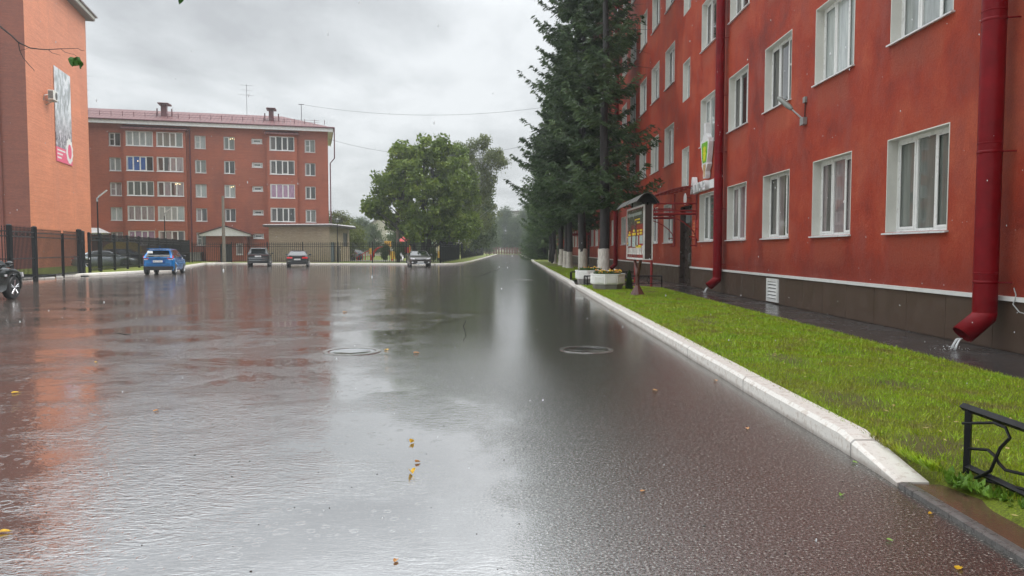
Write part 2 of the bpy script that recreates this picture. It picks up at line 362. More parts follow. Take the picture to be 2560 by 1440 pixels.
BRICK_DARK = brick('dark_red_brick', (0.20, 0.050, 0.030), (0.26, 0.070, 0.038), (0.13, 0.07, 0.05), (0.10, 0.03, 0.025), 0.5)
BRICK_ORANGE_LIT = brick('orange_brick_lit', (0.62, 0.20, 0.098), (0.72, 0.258, 0.13), (0.52, 0.26, 0.18), (0.48, 0.20, 0.13), 0.35, 0.6)  # orange brick, lightened: the end wall's sky-side light is put into the colour
BRICK_SAND = brick('sand_brick', (0.30, 0.24, 0.165), (0.40, 0.33, 0.235), (0.25, 0.22, 0.18), (0.20, 0.13, 0.08), 0.5)
PLINTH = M('brown_plinth_panel', (0.075, 0.048, 0.033), 0.5, 0.12, 2.5, bump=0.2)
TRIM = M('white_metal_trim', (0.66, 0.66, 0.64), 0.35, 0.06)
REVEAL = M('white_plaster_reveal', (0.60, 0.59, 0.54), 0.6, 0.06, 3, bump=0.15)
PVC = M('white_window_plastic', (0.68, 0.68, 0.66), 0.3, 0.03)
SILL = M('sill_metal', (0.62, 0.62, 0.62), 0.3, 0.05)
DRAIN = M('crimson_drain_paint', (0.165, 0.002, 0.006), 0.4, 0.2, 4, spec=0.2)
REDMET = M('red_painted_iron', (0.22, 0.012, 0.012), 0.35, 0.2)
BLACK = M('black_iron', (0.008, 0.008, 0.009), 0.5, 0.3, spec=0.25)
ZINC = M('grey_zinc', (0.30, 0.31, 0.30), 0.4, 0.15, metal=0.5)
DARKWOOD = M('dark_stained_wood', (0.035, 0.020, 0.016), 0.4, 0.3, 8)
DOORM = M('dark_brown_door', (0.045, 0.030, 0.024), 0.3, 0.25, 5)
RUST = M('brown_red_iron', (0.10, 0.032, 0.022), 0.4, 0.25)
WHITE = M('white_paint', (0.80, 0.80, 0.78), 0.4, 0.05)
CONC = M('grey_concrete', (0.22, 0.21, 0.19), 0.6, 0.2, 5, bump=0.3)
PANE_SHEER = pane('pane_sheer_curtain', 6, None, (0.13, 0.145, 0.13), (0.21, 0.23, 0.205))
PANE_DARK = pane('pane_dark_room', 5, (0.12, 0.11, 0.10), (0.02, 0.022, 0.02), (0.06, 0.06, 0.055))
PANE_WHITE = pane('pane_white_curtain', 10, None, (0.32, 0.35, 0.34), (0.46, 0.50, 0.48))
PANE_BLUE = pane('pane_blue_curtain', 12, (0.03, 0.03, 0.03), (0.03, 0.09, 0.32), (0.09, 0.20, 0.50))
PANE_PINK = pane('pane_mauve_curtain', 12, None, (0.26, 0.13, 0.22), (0.46, 0.30, 0.42))
PANE_BEIGE = pane('pane_beige_curtain', 12, (0.05, 0.045, 0.04), (0.26, 0.20, 0.20), (0.40, 0.34, 0.34))
PANES = [PANE_SHEER, PANE_DARK, PANE_WHITE, PANE_SHEER]
ROOFM = None
def roof_metal():
    t = NT('plum_sheet_roof'); S = t.sep(); x = t.math('ADD', t.math('MULTIPLY', S[0], 0.966), t.math('MULTIPLY', S[1], 0.259))
    wv = t.math('ABSOLUTE', t.math('SUBTRACT', t.math('FRACT', t.math('MULTIPLY', x, 2.2)), 0.5))
    c = t.mix(t.mapr(wv, 0.05, 0.14, 1, 0), (0.14, 0.055, 0.055), (0.07, 0.022, 0.024))
    c = t.mix(t.mapr(t.noise(0.8, 4), 0.45, 0.7, 0, 0.4), c, (0.19, 0.095, 0.095))
    t.set(color=c, rough=0.6, normal=t.bump(wv, 0.5, 0.03)); return t.m
ROOFM = roof_metal()
# ---------------------------------------------------------------- ground, road, kerbs, lawns
def sheet(name, pts, z, mat, nx=0):
    mb = MB(); mb.poly([(x, y, z) for x, y in pts]); o = mb.build(name, mat, fix=False); return struct(o)
def grid_sheet(name, x0, x1, y0, y1, nx, ny, zf, mat):
    mb = MB(); vs = []; fs = []
    for j in range(ny + 1):
        for i in range(nx + 1):
            x = x0 + (x1 - x0) * i / nx; y = y0 + (y1 - y0) * j / ny; vs.append((x, y, zf(x, y)))
    for j in range(ny):
        for i in range(nx):
            a = j * (nx + 1) + i; fs.append((a, a + 1, a + nx + 2, a + nx + 1))
    mb.add(vs, fs); return struct(mb.build(name, mat, smooth='all', fix=False))
FAR_TURF = turf('rough_ground_turf')
sheet('ground', [(-900, -60), (900, -60), (900, 1400), (-900, 1400)], -0.03, FAR_TURF)
GX = 2.46
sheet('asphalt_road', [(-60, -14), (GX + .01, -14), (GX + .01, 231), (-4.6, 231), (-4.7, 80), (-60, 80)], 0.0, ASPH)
# building's own wet paved strip and the entrance path
PAV = wet_paving('wet_blind_paving', (0.045, 0.042, 0.042)); PATHM = wet_paving('wet_path_paving', (0.075, 0.062, 0.06))
sheet('pavement', [(5.78, -6), (7.28, -6), (7.28, 96), (5.78, 96)], 0.012, PAV)
sheet('path', [(GX + 0.02, 28.6), (5.79, 28.6), (7.2, 28.6), (7.2, 34.0), (GX + 0.02, 34.0)], 0.03, PATHM)
def kerb(name, pts, w=0.2, side=1, hs=None, mat=None, h=0.14):
    """painted kerb: a run of stones along pts (road edge line), standing h above the road, with a chamfered road edge"""
    mb = MB(); P = [Vector((p[0], p[1], 0)) for p in pts]; rings = []
    for i, p in enumerate(P):
        t = (P[min(i + 1, len(P) - 1)] - P[max(i - 1, 0)]).normalized(); n = Vector((t.y, -t.x, 0)) * side
        hh = hs[i] if hs else h
        prof = [(0, -0.02), (0.0, hh * 0.80), (0.03, hh), (w, hh), (w, -0.02)]
        rings.append([p + n * a + Vector((0, 0, b)) for a, b in prof])
    vs = [q for r in rings for q in r]; k = 5
    fs = [(i * k + j, i * k + (j + 1) % k, (i + 1) * k + (j + 1) % k, (i + 1) * k + j) for i in range(len(P) - 1) for j in range(k)]
    fs += [tuple(range(k)), tuple((len(P) - 1) * k + j for j in range(k))]
    mb.add(vs, fs); return struct(mb.build(name, mat or KERB))
def line(x0, y0, x1, y1, n, wob=0.0):
    return [(x0 + (x1 - x0) * i / n + random.uniform(-wob, wob), y0 + (y1 - y0) * i / n) for i in range(n + 1)]
kerb('kerb', [(2.44, 4.62), (2.45, 4.9), (GX, 5.5)] + line(GX, 6.6, GX, 28.4, 20, 0.008), hs=[0.03, 0.065, 0.15] + [0.15] * 21)
kerb('kerb', [(GX, 28.4), (GX, 29.0), (GX, 31.2), (GX, 31.8)], hs=[0.15, 0.05, 0.05, 0.14])
kerb('kerb', line(GX, 31.8, GX, 53.5, 14, 0.015)); kerb('kerb', line(GX + 0.05, 54.1, GX + 0.02, 92, 20, 0.02)); kerb('kerb', line(GX + 0.2, 94, GX + 0.1, 226, 30, 0.04))
kerb('kerb', line(2.43, 1.2, 2.44, 4.6, 4), w=0.07, h=0.035, mat=M('bare_grey_kerbstone', (0.10, 0.095, 0.09), 0.3, 0.2, 20, bump=0.5))
sheet('soil', [(2.47, 1.2), (2.95, 1.2), (2.95, 4.3), (2.8, 4.58), (2.47, 4.61)], 0.022, wet_paving('wet_brown_mud', (0.095, 0.058, 0.036)))
# left and far kerbs of the yard (15 degree grid)
FENCE_A = Vector((-22.4, 34.8, 0)); GDIR = Vector((-0.2588, 0.9659, 0)); GNOR = Vector((0.9659, 0.2588, 0))
kerb('kerb', [(-23.9, 39.2), (-24.0, 41.3), (-23.7, 44.0), (-23.3, 47.5), (-24.0, 52.5), (-26.6, 60), (-29.2, 68.5), (-31.2, 75.5), (-30.6, 76.4), (-29, 76.4)], side=-1, w=0.25, h=0.17)
kerb('kerb', [(-29, 76.4), (-24, 75.4), (-18, 74.4), (-12, 73.3), (-8.6, 72.7), (-6.6, 72.9), (-5.7, 74.6), (-5.2, 79), (-4.9, 90), (-4.8, 110)] + line(-4.75, 120, -4.6, 226, 14, 0.03), side=-1, h=0.15)
kerb('kerb', [(-30, 29.5), (-25, 36.4), (-23.6, 38.2)], side=-1, w=0.2, h=0.09)
def lawn_z(x, y):
    k = min(1, max(0, (x - 2.66) / 3.14)); base = 0.125 - 0.10 * k ** 1.5
    k2 = min(1, max(0, (y - 4.35) / 1.25)); base *= k2 + (1 - k2) * min(1, max(0, (x - 2.68 - .05 * math.sin(y * 9)) / .35))
    if x < 2.665 and y < 5.7: return -.02
    return base + 0.018 * math.sin(x * 3.1 + y * 1.3) * math.sin(y * 0.9 - x) * min(1, k * 4) * min(1, (1 - k) * 6)
grid_sheet('lawn', GX + 0.12, 5.80, -2, 28.55, 40, 160, lawn_z, TURF)
grid_sheet('lawn', GX + 0.19, 5.80, 34.02, 96, 10, 120, lawn_z, TURF)
grid_sheet('lawn', GX + 0.19, 60, 96, 232, 6, 20, lambda x, y: 0.10, FAR_TURF)
def poly_lawn(pts, z): return sheet('lawn', pts, z, TURF)
poly_lawn([(-23.95, 41.4), (-24.3, 44), (-23.6, 47.4), (-24.3, 52.6), (-26.9, 60), (-29.5, 68.6), (-31.3, 76.4), (-40, 110), (-60, 110), (-60, 70), (-38, 66), (-33.2, 47.5), (-27, 41)], 0.14)
poly_lawn([(-31.3, 76.6), (-24, 75.7), (-18, 74.7), (-12, 73.6), (-8.7, 73.0), (-6.9, 73.2), (-6.0, 74.8), (-5.5, 79), (-5.2, 90), (-5.1, 226), (-40, 226), (-45, 90), (-31.3, 90)], 0.13)
PATH2 = wet_paving('pale_wet_path', (0.30, 0.29, 0.28))
sheet('path', [(-26, 88), (-14, 86), (-12.8, 87.5), (-13.5, 92), (-30, 100), (-36, 100)], 0.15, PATH2)
# blades of grass
def blades(name, n, region, zf, hmin, hmax, w, mat, wide=False):
    x0, x1, y0, y1 = region
    xs = np.random.uniform(x0, x1, n); ys = np.random.uniform(y0, y1, n)
    keep = np.ones(n, bool)
    for sx, sy, a, b in SPOTS: keep &= ~((np.hypot((xs - sx) / a, (ys - sy) / b) + np.random.normal(0, .25, n) < 1) & (np.random.rand(n) < .6))
    xs = xs[keep]; ys = ys[keep]; n = len(xs)
    zs = np.array([zf(a, b) for a, b in zip(xs, ys)])
    ang = np.random.uniform(0, 2 * np.pi, n); h = np.random.uniform(hmin, hmax, n); ln = np.random.normal(0, 0.7, n) * h; la = np.random.uniform(0, 2 * np.pi, n)
    w = w * np.random.uniform(0.6, 1.4, n) / 2
    A = np.stack([xs - np.cos(ang) * w, ys - np.sin(ang) * w, zs - 0.004], 1); B = np.stack([xs + np.cos(ang) * w, ys + np.sin(ang) * w, zs - 0.004], 1)
    Cc = np.stack([xs + np.cos(la) * ln, ys + np.sin(la) * ln, zs + h], 1)
    V = np.stack([A, B, Cc], 1).reshape(-1, 3)
    return fast_mesh(name, V, 3, mat)
def fast_mesh(name, V, k, mat, parent=None, local=False):
    V = np.asarray(V, dtype=np.float32).copy()
    if parent is not None and not local:
        V -= np.array(wloc(parent), dtype=np.float32)
    n = len(V) // k; me = bpy.data.meshes.new(name)
    me.vertices.add(len(V)); me.vertices.foreach_set('co', V.ravel())
    me.loops.add(n * k); me.loops.foreach_set('vertex_index', np.arange(n * k, dtype=np.int32))
    me.polygons.add(n); me.polygons.foreach_set('loop_start', np.arange(0, n * k, k, dtype=np.int32)); me.polygons.foreach_set('loop_total', np.full(n, k, dtype=np.int32))
    me.update(calc_edges=True); me.materials.append(mat)
    o = bpy.data.objects.new(name, me); COL.objects.link(o)
    if parent: o.parent = parent
    return o
g1 = blades('grass', 46000, (2.68, 5.79, 4.6, 9.5), lawn_z, 0.015, 0.042, 0.006, BLADES)
g2 = blades('grass', 40000, (2.68, 5.79, 9.5, 17), lawn_z, 0.02, 0.05, 0.010, BLADES)
g3 = blades('grass', 34000, (2.68, 5.79, 17, 28.5), lawn_z, 0.02, 0.05, 0.016, BLADES)
g4 = blades('grass', 16000, (2.86, 5.79, 2.5, 4.6), lawn_z, 0.03, 0.07, 0.006, BLADES)
g5 = blades('grass', 24000, (2.68, 5.79, 34.1, 60), lawn_z, 0.03, 0.06, 0.03, BLADES)
for g in (g1, g2, g3, g4, g5): tag(g, 'short wet green grass blades of the lawn strip beside the red wall', 'grass', kind='stuff')
# ---------------------------------------------------------------- building helpers
def wall(mb, fr, s0, s1, z0, z1, holes, d=0.0):
    """wall sheet at offset d with rectangular openings (s0,s1,z0,z1)"""
    ss = sorted({s0, s1} | {h[0] for h in holes} | {h[1] for h in holes}); zz = sorted({z0, z1} | {h[2] for h in holes} | {h[3] for h in holes})
    ss = [a for a in ss if s0 <= a <= s1]; zz = [a for a in zz if z0 <= a <= z1]
    for i in range(len(ss) - 1):
        cs = (ss[i] + ss[i + 1]) / 2; run = None
        for j in range(len(zz) - 1):
            cz = (zz[j] + zz[j + 1]) / 2
            op = any(h[0] < cs < h[1] and h[2] < cz < h[3] for h in holes)
            if not op and run is None: run = zz[j]
            if (op or j == len(zz) - 2) and run is not None:
                top = zz[j] if op else zz[j + 1]
                mb.quad(fr(ss[i], d, run), fr(ss[i + 1], d, run), fr(ss[i + 1], d, top), fr(ss[i], d, top)); run = None
def window_template(w, h, rec, leaves, name='window', pane=None, transom=None, sill_out=0.07, sill_over=0.06, fw=0.06, reveal=True, lf_w=None, rmat=None):
    """local axes: x along the wall from the opening's left, y into the wall, z up from the sill. Mesh 'window' is the frame"""
    mb = MB(); y0, y1 = rec, rec + 0.07
    mb.box((0, y0, 0), (w, y1, fw)); mb.box((0, y0, h - fw), (w, y1, h)); mb.box((0, y0, fw), (fw, y1, h - fw)); mb.box((w - fw, y0, fw), (w, y1, h - fw))
    xs = [fw]; ws = lf_w or [1] * leaves; tot = sum(ws); acc = 0
    for k in range(leaves - 1):
        acc += ws[k]; x = fw + (w - 2 * fw) * acc / tot; mb.box((x - fw * 0.55, y0, fw), (x + fw * 0.55, y1, h - fw)); xs.append(x)
    xs.append(w - fw)
    if transom is not None:
        k, zt = transom; mb.box((xs[k] + fw * .55, y0 + .005, zt), (xs[k + 1] - fw * .55, y1 - .005, zt + fw * 0.8))
    # opening sashes stand a little proud
    for k in range(0, leaves, 2):
        a, b = xs[k] + fw * 0.55, xs[k + 1] - fw * 0.55; t = fw * 0.7
        if b - a > 0.25:
            mb.box((a, y0 - .012, fw), (b, y0 + .003, fw + t)); mb.box((a, y0 - .012, h - fw - t), (b, y0 + .003, h - fw)); mb.box((a, y0 - .012, fw + t), (a + t, y0 + .003, h - fw - t)); mb.box((b - t, y0 - .012, fw + t), (b, y0 + .003, h - fw - t))
    o = mb.build(name, PVC)
    pm = MB(); pm.box((fw * .5, y0 + 0.03, fw * .5), (w - fw * .5, y0 + 0.045, h - fw * .5)); pm.build('pane', pane or PANE_SHEER, o, local=True)
    s = MB(); s.hexa([(-sill_over, -sill_out, -0.045), (w + sill_over, -sill_out, -0.045), (w + sill_over, y0 - .002, -0.012), (-sill_over, y0 - .002, -0.012), (-sill_over, -sill_out, -0.018), (w + sill_over, -sill_out, -0.018), (w + sill_over, y0 - .002, 0.022), (-sill_over, y0 - .002, 0.022)])
    if sill_out: s.build('sill', SILL, o, local=True)
    if reveal:
        r = MB(); t = 0.02
        r.box((-t, -0.006, 0.0), (0.0, y0 + .02, h)); r.box((w, -0.006, 0.0), (w + t, y0 + .02, h)); r.box((-t, -0.006, h), (w + t, y0 + .02, h + t))
        r.build('reveal', rmat or REVEAL, o, local=True)
    return o
def place(o, parent, fr, s, z, d=0.0, pane=None):
    """put an item built in local axes on wall frame fr; the item's parent has no rotation"""
    rot, p = fr.mat(s, d, z)
    o.parent = parent; o.location = p - wloc(parent)
    o.rotation_euler = rot.to_euler()
    if pane:
        for c in o.children:
            if c.name.startswith('pane') and c.data.materials[0] != pane:
                c.data = c.data.copy(); c.data.materials[0] = pane
    return o
PANE_CACHE = {}
def put_window(tpl, used, parent, fr, s, z, d=0.0, pane=None):
    o = tpl if tpl.name not in used else copy_tree(tpl)
    if tpl.name not in used: used.add(tpl.name)
    place(o, parent, fr, s, z, d)
    if pane:
        for c in o.children:
            if c.name.split('.')[0] == 'pane':
                key = (c.data.name.split('#')[0], pane.name)
                if c.data.materials[0] != pane:
                    if key not in PANE_CACHE:
                        me = c.data.copy(); me.name = key[0]; me.materials[0] = pane; PANE_CACHE[key] = me
                    c.data = PANE_CACHE[key]
    return o
# ================================================================= RED BUILDING on the right
# frame: s runs along +Y, outward normal is -X
B1 = Frame((7.26, 0, 0), 90, -1)
PX = 7.26
def red_building(y0, y1, zt, cols, doors, stairs, base, label, floors=5, name='red_building'):
    fr = Frame((PX, 0, 0), 90, -1); b = root(name, (PX + 5, (y0 + y1) / 2, 0), label, 'building')
    holes = []; wins = []
    for c in cols:
        for k in range(floors):
            z = 1.83 + 3.6 * k; holes.append((c - 1.0, c + 1.0, z, z + 1.76)); wins.append((c - 1.0, z, k))
    st = []
    for c in stairs:
        for k in range(1, floors):
            z = 4.13 + 3.6 * (k - 1); holes.append((c - 0.6, c + 0.6, z, z + 1.6)); st.append((c - 0.6, z))
    dr = []
    for c in doors: holes.append((c - 1.05, c + 1.05, 0.0, 3.3)); dr.append(c)
    mb = MB(); wall(mb, fr, y0, y1, 0.80, zt, holes)
    mb.quad((PX, y0, 0), (PX + 13, y0, 0), (PX + 13, y0, zt), (PX, y0, zt)); mb.quad((PX, y1, 0), (PX + 13, y1, 0), (PX + 13, y1, zt), (PX, y1, zt)); mb.quad((PX + 13, y0, 0), (PX + 13, y1, 0), (PX + 13, y1, zt), (PX + 13, y0, zt))
    mb.build('wall', RED, b, fix=False)
    # dark interior lining so openings are not see-through
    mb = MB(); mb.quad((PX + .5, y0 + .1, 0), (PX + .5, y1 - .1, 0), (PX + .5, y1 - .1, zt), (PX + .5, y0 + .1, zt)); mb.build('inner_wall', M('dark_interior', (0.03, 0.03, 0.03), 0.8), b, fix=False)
    # plinth of brown panels with grooves, white drip trim on top
    pl = MB(); tr = MB(); segs = []; a = y0
    for c in sorted(dr): segs.append((a, c - 1.05)); a = c + 1.05
    segs.append((a, y1))
    for (p, q) in segs:
        s = p; 
        while s < q - 0.01:
            e2 = min(q, s + 1.22); 
            if q - e2 < 0.3: e2 = q
            pl.box((PX - 0.035, s + 0.004, 0.03), (PX + .03, e2 - 0.004, 0.775)); s = e2
        pl.box((PX - 0.02, p, 0.0), (PX + .06, q, 0.80))
        tr.box((PX - 0.075, p - .02, 0.775), (PX + .02, q + .02, 0.82)); tr.box((PX - 0.075, p - .02, 0.755), (PX - .07, q + .02, 0.775))
    pl.build('plinth', PLINTH, b); tr.build('plinth_trim', TRIM, b)
    mb = MB(); mb.box((PX - 0.7, y0 - .5, zt), (PX + 13.6, y1 + .5, zt + 0.25)); mb.hexa([(PX - .7, y0 - .5, zt + .25), (PX + 13.6, y0 - .5, zt + .25), (PX + 13.6, y1 + .5, zt + .25), (PX - .7, y1 + .5, zt + .25), (PX + 5.5, y0 + 6, zt + 3), (PX + 7.5, y0 + 6, zt + 3), (PX + 7.5, y1 - 6, zt + 3), (PX + 5.5, y1 - 6, zt + 3)])
    mb.build('roof', ROOFM, b)
    t3 = window_template(2.0, 1.76, 0.19, 3); t3b = window_template(2.0, 1.76, 0.19, 3, transom=(2, 1.0)); ts = window_template(1.2, 1.6, 0.19, 2, sill_out=0)
    used = set(); rnd = random.Random(base)
    for i, (s, z, k) in enumerate(wins):
        pn = rnd.choice([PANE_SHEER, PANE_DARK, PANE_WHITE, PANE_WHITE, PANE_DARK, PANE_BEIGE] if k else [PANE_SHEER, PANE_SHEER, PANE_DARK, PANE_BEIGE])
        put_window(t3b if (k and rnd.random() < 0.45) else t3, used, b, fr, s + 2.0, z, 0, pn)
    for s, z in st: put_window(ts, used, b, fr, s + 1.2, z, 0, PANE_WHITE)
    for tpl in (t3, t3b, ts):
        if tpl.name not in used:
            for c in list(tpl.children): bpy.data.objects.remove(c)
            bpy.data.objects.remove(tpl)
    for c in dr:
        # x local runs towards -Y here (see Frame.mat with flip)
        d = MB(); d.box((PX + .20, c - 1.0, 0.05), (PX + .26, c + 1.0, 2.52)); d.box((PX + .185, c - .02, .1), (PX + .2, c + .02, 2.5))
        for q in (-0.5, 0.5):
            for zz in (0.25, 1.45): d.box((PX + .188, c + q - .33, zz), (PX + .2, c + q + .33, zz + .85))
        do = d.build('door', DOORM, b)
        h = MB(); h.tube([(PX + .19, c - .12, 1.35), (PX + .12, c - .12, 1.33), (PX + .12, c - .12, 1.0), (PX + .19, c - .12, .98)], .012, 6); h.build('handle', ZINC, do)
        g = MB(); g.box((PX + .21, c - .92, 2.62), (PX + .24, c - .03, 3.2)); g.box((PX + .21, c + .03, 2.62), (PX + .24, c + .92, 3.2)); g.build('transom_pane', PANE_WHITE, do)
        f = MB(); f.box((PX + .19, c - 1.05, 2.52), (PX + .25, c + 1.05, 2.62)); f.box((PX + .19, c - 1.05, 3.2), (PX + .25, c + 1.05, 3.3)); f.box((PX + .19, c - .03, 2.62), (PX + .25, c + .03, 3.2)); f.box((PX, c + 1.03, 0), (PX + .26, c + 1.05, 3.3)); f.box((PX, c - 1.05, 0), (PX + .26, c - 1.03, 3.3)); f.box((PX, c - 1.05, 3.3), (PX + .3, c + 1.05, 3.32)); f.box((PX - .03, c - 1.05, 0), (PX + .3, c + 1.05, .05)); f.build('door_frame', DOORM, do)
    return b, fr
cols1 = [-0.8, 2.75, 6.3, 9.85 - 0.0, 13.4, 16.95, 20.5, 24.05, 27.75, 34.5, 37.95, 41.4, 44.9, 48.3, 53.0, 56.5, 60.0, 63.5, 67.0, 73.6, 77.1, 80.6, 84.1, 87.6]
cols1 = [c for c in cols1 if abs(c - 9.85) > .1] 
bld1, _ = red_building(-6, 91, 19.3, cols1, [31.0, 70.3], [31.2, 70.3], 3, 'long five storey red plastered building with white framed windows along the right side')
bld2, _ = red_building(118, 196, 10.5, [121 + 3.5 * k for k in range(21)], [], [], 5, 'lower red building seen far down the street behind the whitewashed trunks', floors=2)
# ground vent in the plinth
v = MB(); v.box((PX - .075, 20.0, 0.06), (PX - .036, 20.9, 0.14)); v.box((PX - .075, 20.0, .62), (PX - .036, 20.9, .70)); v.box((PX - .075, 20.0, .14), (PX - .036, 20.12, .62)); v.box((PX - .075, 20.78, .14), (PX - .036, 20.9, .62))
for k in range(5): v.hexa([(PX - .07, 20.12, .16 + k * .095), (PX - .04, 20.12, .20 + k * .095), (PX - .04, 20.78, .20 + k * .095), (PX - .07, 20.78, .16 + k * .095), (PX - .07, 20.12, .175 + k * .095), (PX - .04, 20.12, .235 + k * .095), (PX - .04, 20.78, .235 + k * .095), (PX - .07, 20.78, .175 + k * .095)])
v.build('vent_grille', TRIM, bld1)
v = MB(); v.box((PX - .0365, 20.1, .12), (PX - .034, 20.8, .64)); v.build('vent_opening', M('vent_dark', (0.01, 0.01, 0.01), 0.8), bld1)
for yy in (60.5, 62.0):
    v = MB(); v.box((PX - .07, yy, 0.25), (PX - .036, yy + .7, 0.65)); v.build('vent_grille', TRIM, bld1)
# down pipes
def drainpipe(y, x, r, zn, zt, label, kick=0.42):
    g = root('drainpipe', (x, y, 0), label, 'drainpipe', 'crimson drainpipes of the red building')
    b = MB(); b.tube([(x, y, zt), (x, y, zn)], r, 20); b.build('pipe', DRAIN, g, smooth=True)
    # wide welded shoe turned out over the paving, cut square
    el = MB(); n = 20; rings = []
    for (cx, cz, ang, rr) in ((x, zn + .02, 0, r * 1.015), (x - .015, zn - .05, 22, r * 1.03), (x - kick * .8, zn - kick * .78, 45, r * .98)):
        a = R(ang); U = Vector((math.cos(a), 0, math.sin(a) * -1)); 
        rings.append([Vector((cx, y, cz)) + U * math.cos(2 * math.pi * k / n) * rr + Vector((0, 1, 0)) * math.sin(2 * math.pi * k / n) * rr for k in range(n)])
    el.add([q for rg in rings for q in rg], [(i * n + k, i * n + (k + 1) % n, (i + 1) * n + (k + 1) % n, (i + 1) * n + k) for i in range(2) for k in range(n)])
    eo = el.build('outlet', DRAIN, g, smooth='all')
    so = eo.modifiers.new('thickness', 'SOLIDIFY'); so.thickness = 0.008
    z = zn + 0.45; 
    cb = MB(); br = MB()
    while z < zt:
        cb = MB(); br = MB(); cb.lathe((x, y, z), [(r * 1.0, 0), (r * 1.045, .01), (r * 1.045, .035), (r * 1.0, .045)], 20); z2 = z + 0.14
        br.tube([(x + r * .5, y - r * .9, z + .02), (PX + .02, y - r * 1.2, z + .02)], .012, 6)
        co_ = cb.build('collar', DRAIN, g, smooth=True); br.build('bracket', DRAIN, co_)
        cb = MB(); cb.lathe((x, y, z2), [(r, 0), (r * 1.03, .004), (r * 1.03, .02), (r, .024)], 20); cb.build('collar', DRAIN, g, smooth=True)
        z += 1.9
    return g
drainpipe(10.93, 7.0, 0.163, 0.55, 18.9, 'thick crimson drainpipe nearest the camera at the right edge of the photo', 0.40)
drainpipe(25.35, 7.03, 0.15, 0.52, 18.9, 'crimson drainpipe between the pharmacy style sign and the ground floor windows', 0.36)
drainpipe(50.3, 7.03, 0.15, 0.52, 18.9, 'crimson drainpipe behind the spruce and the notice board')
drainpipe(71.8, 7.03, 0.15, 0.52, 18.9, 'farthest crimson drainpipe, seen between two whitewashed trunks')
# splashes of water from the pipes
WATERM = NT('falling_water'); 
WATERM.set(color=(0.75, 0.8, 0.82), rough=0.1, alpha=WATERM.mapr(WATERM.noise(25, 4, 0.7), 0.35, 0.6, 0.15, 0.85)); WATERM = WATERM.m
FOAM = M('foam_white', (0.72, 0.74, 0.74), 0.3, 0.1, 40)
def spout(x, y, z0, label):
    g = MB(); rr = random.Random(y)
    for k in range(9):
        o = rr.uniform(-.035, .035); q = rr.uniform(-.03, .03); pts = []
        for i in range(5):
            t = i / 4; pts.append((x - t * .10 + o, y + q * (1 + t), z0 * (1 - t ** 1.7) + .015))
        g.tube(pts, [.007, .009, .007, .006, .004], 6)
    for k in range(50):
        a = rr.uniform(0, 6.28); r_ = abs(rr.gauss(0, .17)); g.ball((x - .12 + math.cos(a) * r_, y + math.sin(a) * r_, .02 + rr.uniform(0, .08) * math.exp(-r_ * 5)), rr.uniform(.003, .007), 5, 4)
    tag(g.build('water_spout', FOAM, smooth='all'), label, 'water', 'rainwater gushing from the drainpipes')
spout(6.66, 10.93, .17, 'rainwater gushing onto the paving from the nearest drainpipe')
spout(6.70, 25.35, .18, 'rainwater gushing from the drainpipe left of the four near ground floor windows')
spout(6.70, 50.3, .30, 'thin stream of rainwater from the drainpipe behind the front planter')
# cable and earthing rod beside the near pipe
c = MB(); P = [(7.2, 10.6, .95), (7.2, 10.55, .85), (7.14, 10.52, .72), (7.14, 10.38, .62), (7.14, 10.2, .60), (7.14, 10.12, .5), (7.14, 10.08, .30)]
c.tube(P, .009, 6); c.lathe((7.13, 10.08, .02), [(.022, 0), (.022, .26), (.03, .27), (.03, .31)], 8); c.box((7.1, 10.02, .24), (7.16, 10.14, .26))
tag(c.build('earthing_cable', ZINC), 'thin grey cable with a metal clamp running down the plinth beside the nearest drainpipe', 'cable')
# wall lamps
def wall_lamp(y, z, label):
    g = root('wall_lamp', (PX, y, z), label, 'lamp', 'street lamps on brackets on the red wall')
    m_ = MB(); m_.box((PX - .10, y - .11, z - .08), (PX - .004, y + .11, z + .10)); m_.tube([(PX - .05, y + .0, z + .05), (PX - .30, y + .22, z + .38)], .022, 8); m_.build('bracket', ZINC, g)
    h = MB(); p = Vector((PX - .27, y + .18, z + .34)); q = Vector((PX - .47, y + .62, z + .72)); h.tube([p, p.lerp(q, .15), p.lerp(q, .4), p.lerp(q, .88), q], [.04, .062, .07, .055, .03], 10); h.build('lamp_head', M('grey_lamp_housing', (0.16, 0.17, 0.15), 0.4, 0.2), g, smooth=True)
    c = MB(); c.tube([(PX - .02, y, z + .06), (PX - .02, y - .02, z + .48)], .012, 6); c.build('cable', BLACK, g)
    c = MB(); c.box((PX - .06, y - .09, z + .46), (PX - .003, y + .05, z + .60)); c.build('junction_box', ZINC, g)
wall_lamp(18.5, 4.66, 'grey street lamp on a bracket between two first floor windows of the red wall')
wall_lamp(42.8, 4.9, 'grey street lamp on a bracket of the red wall just above the notice board roof')
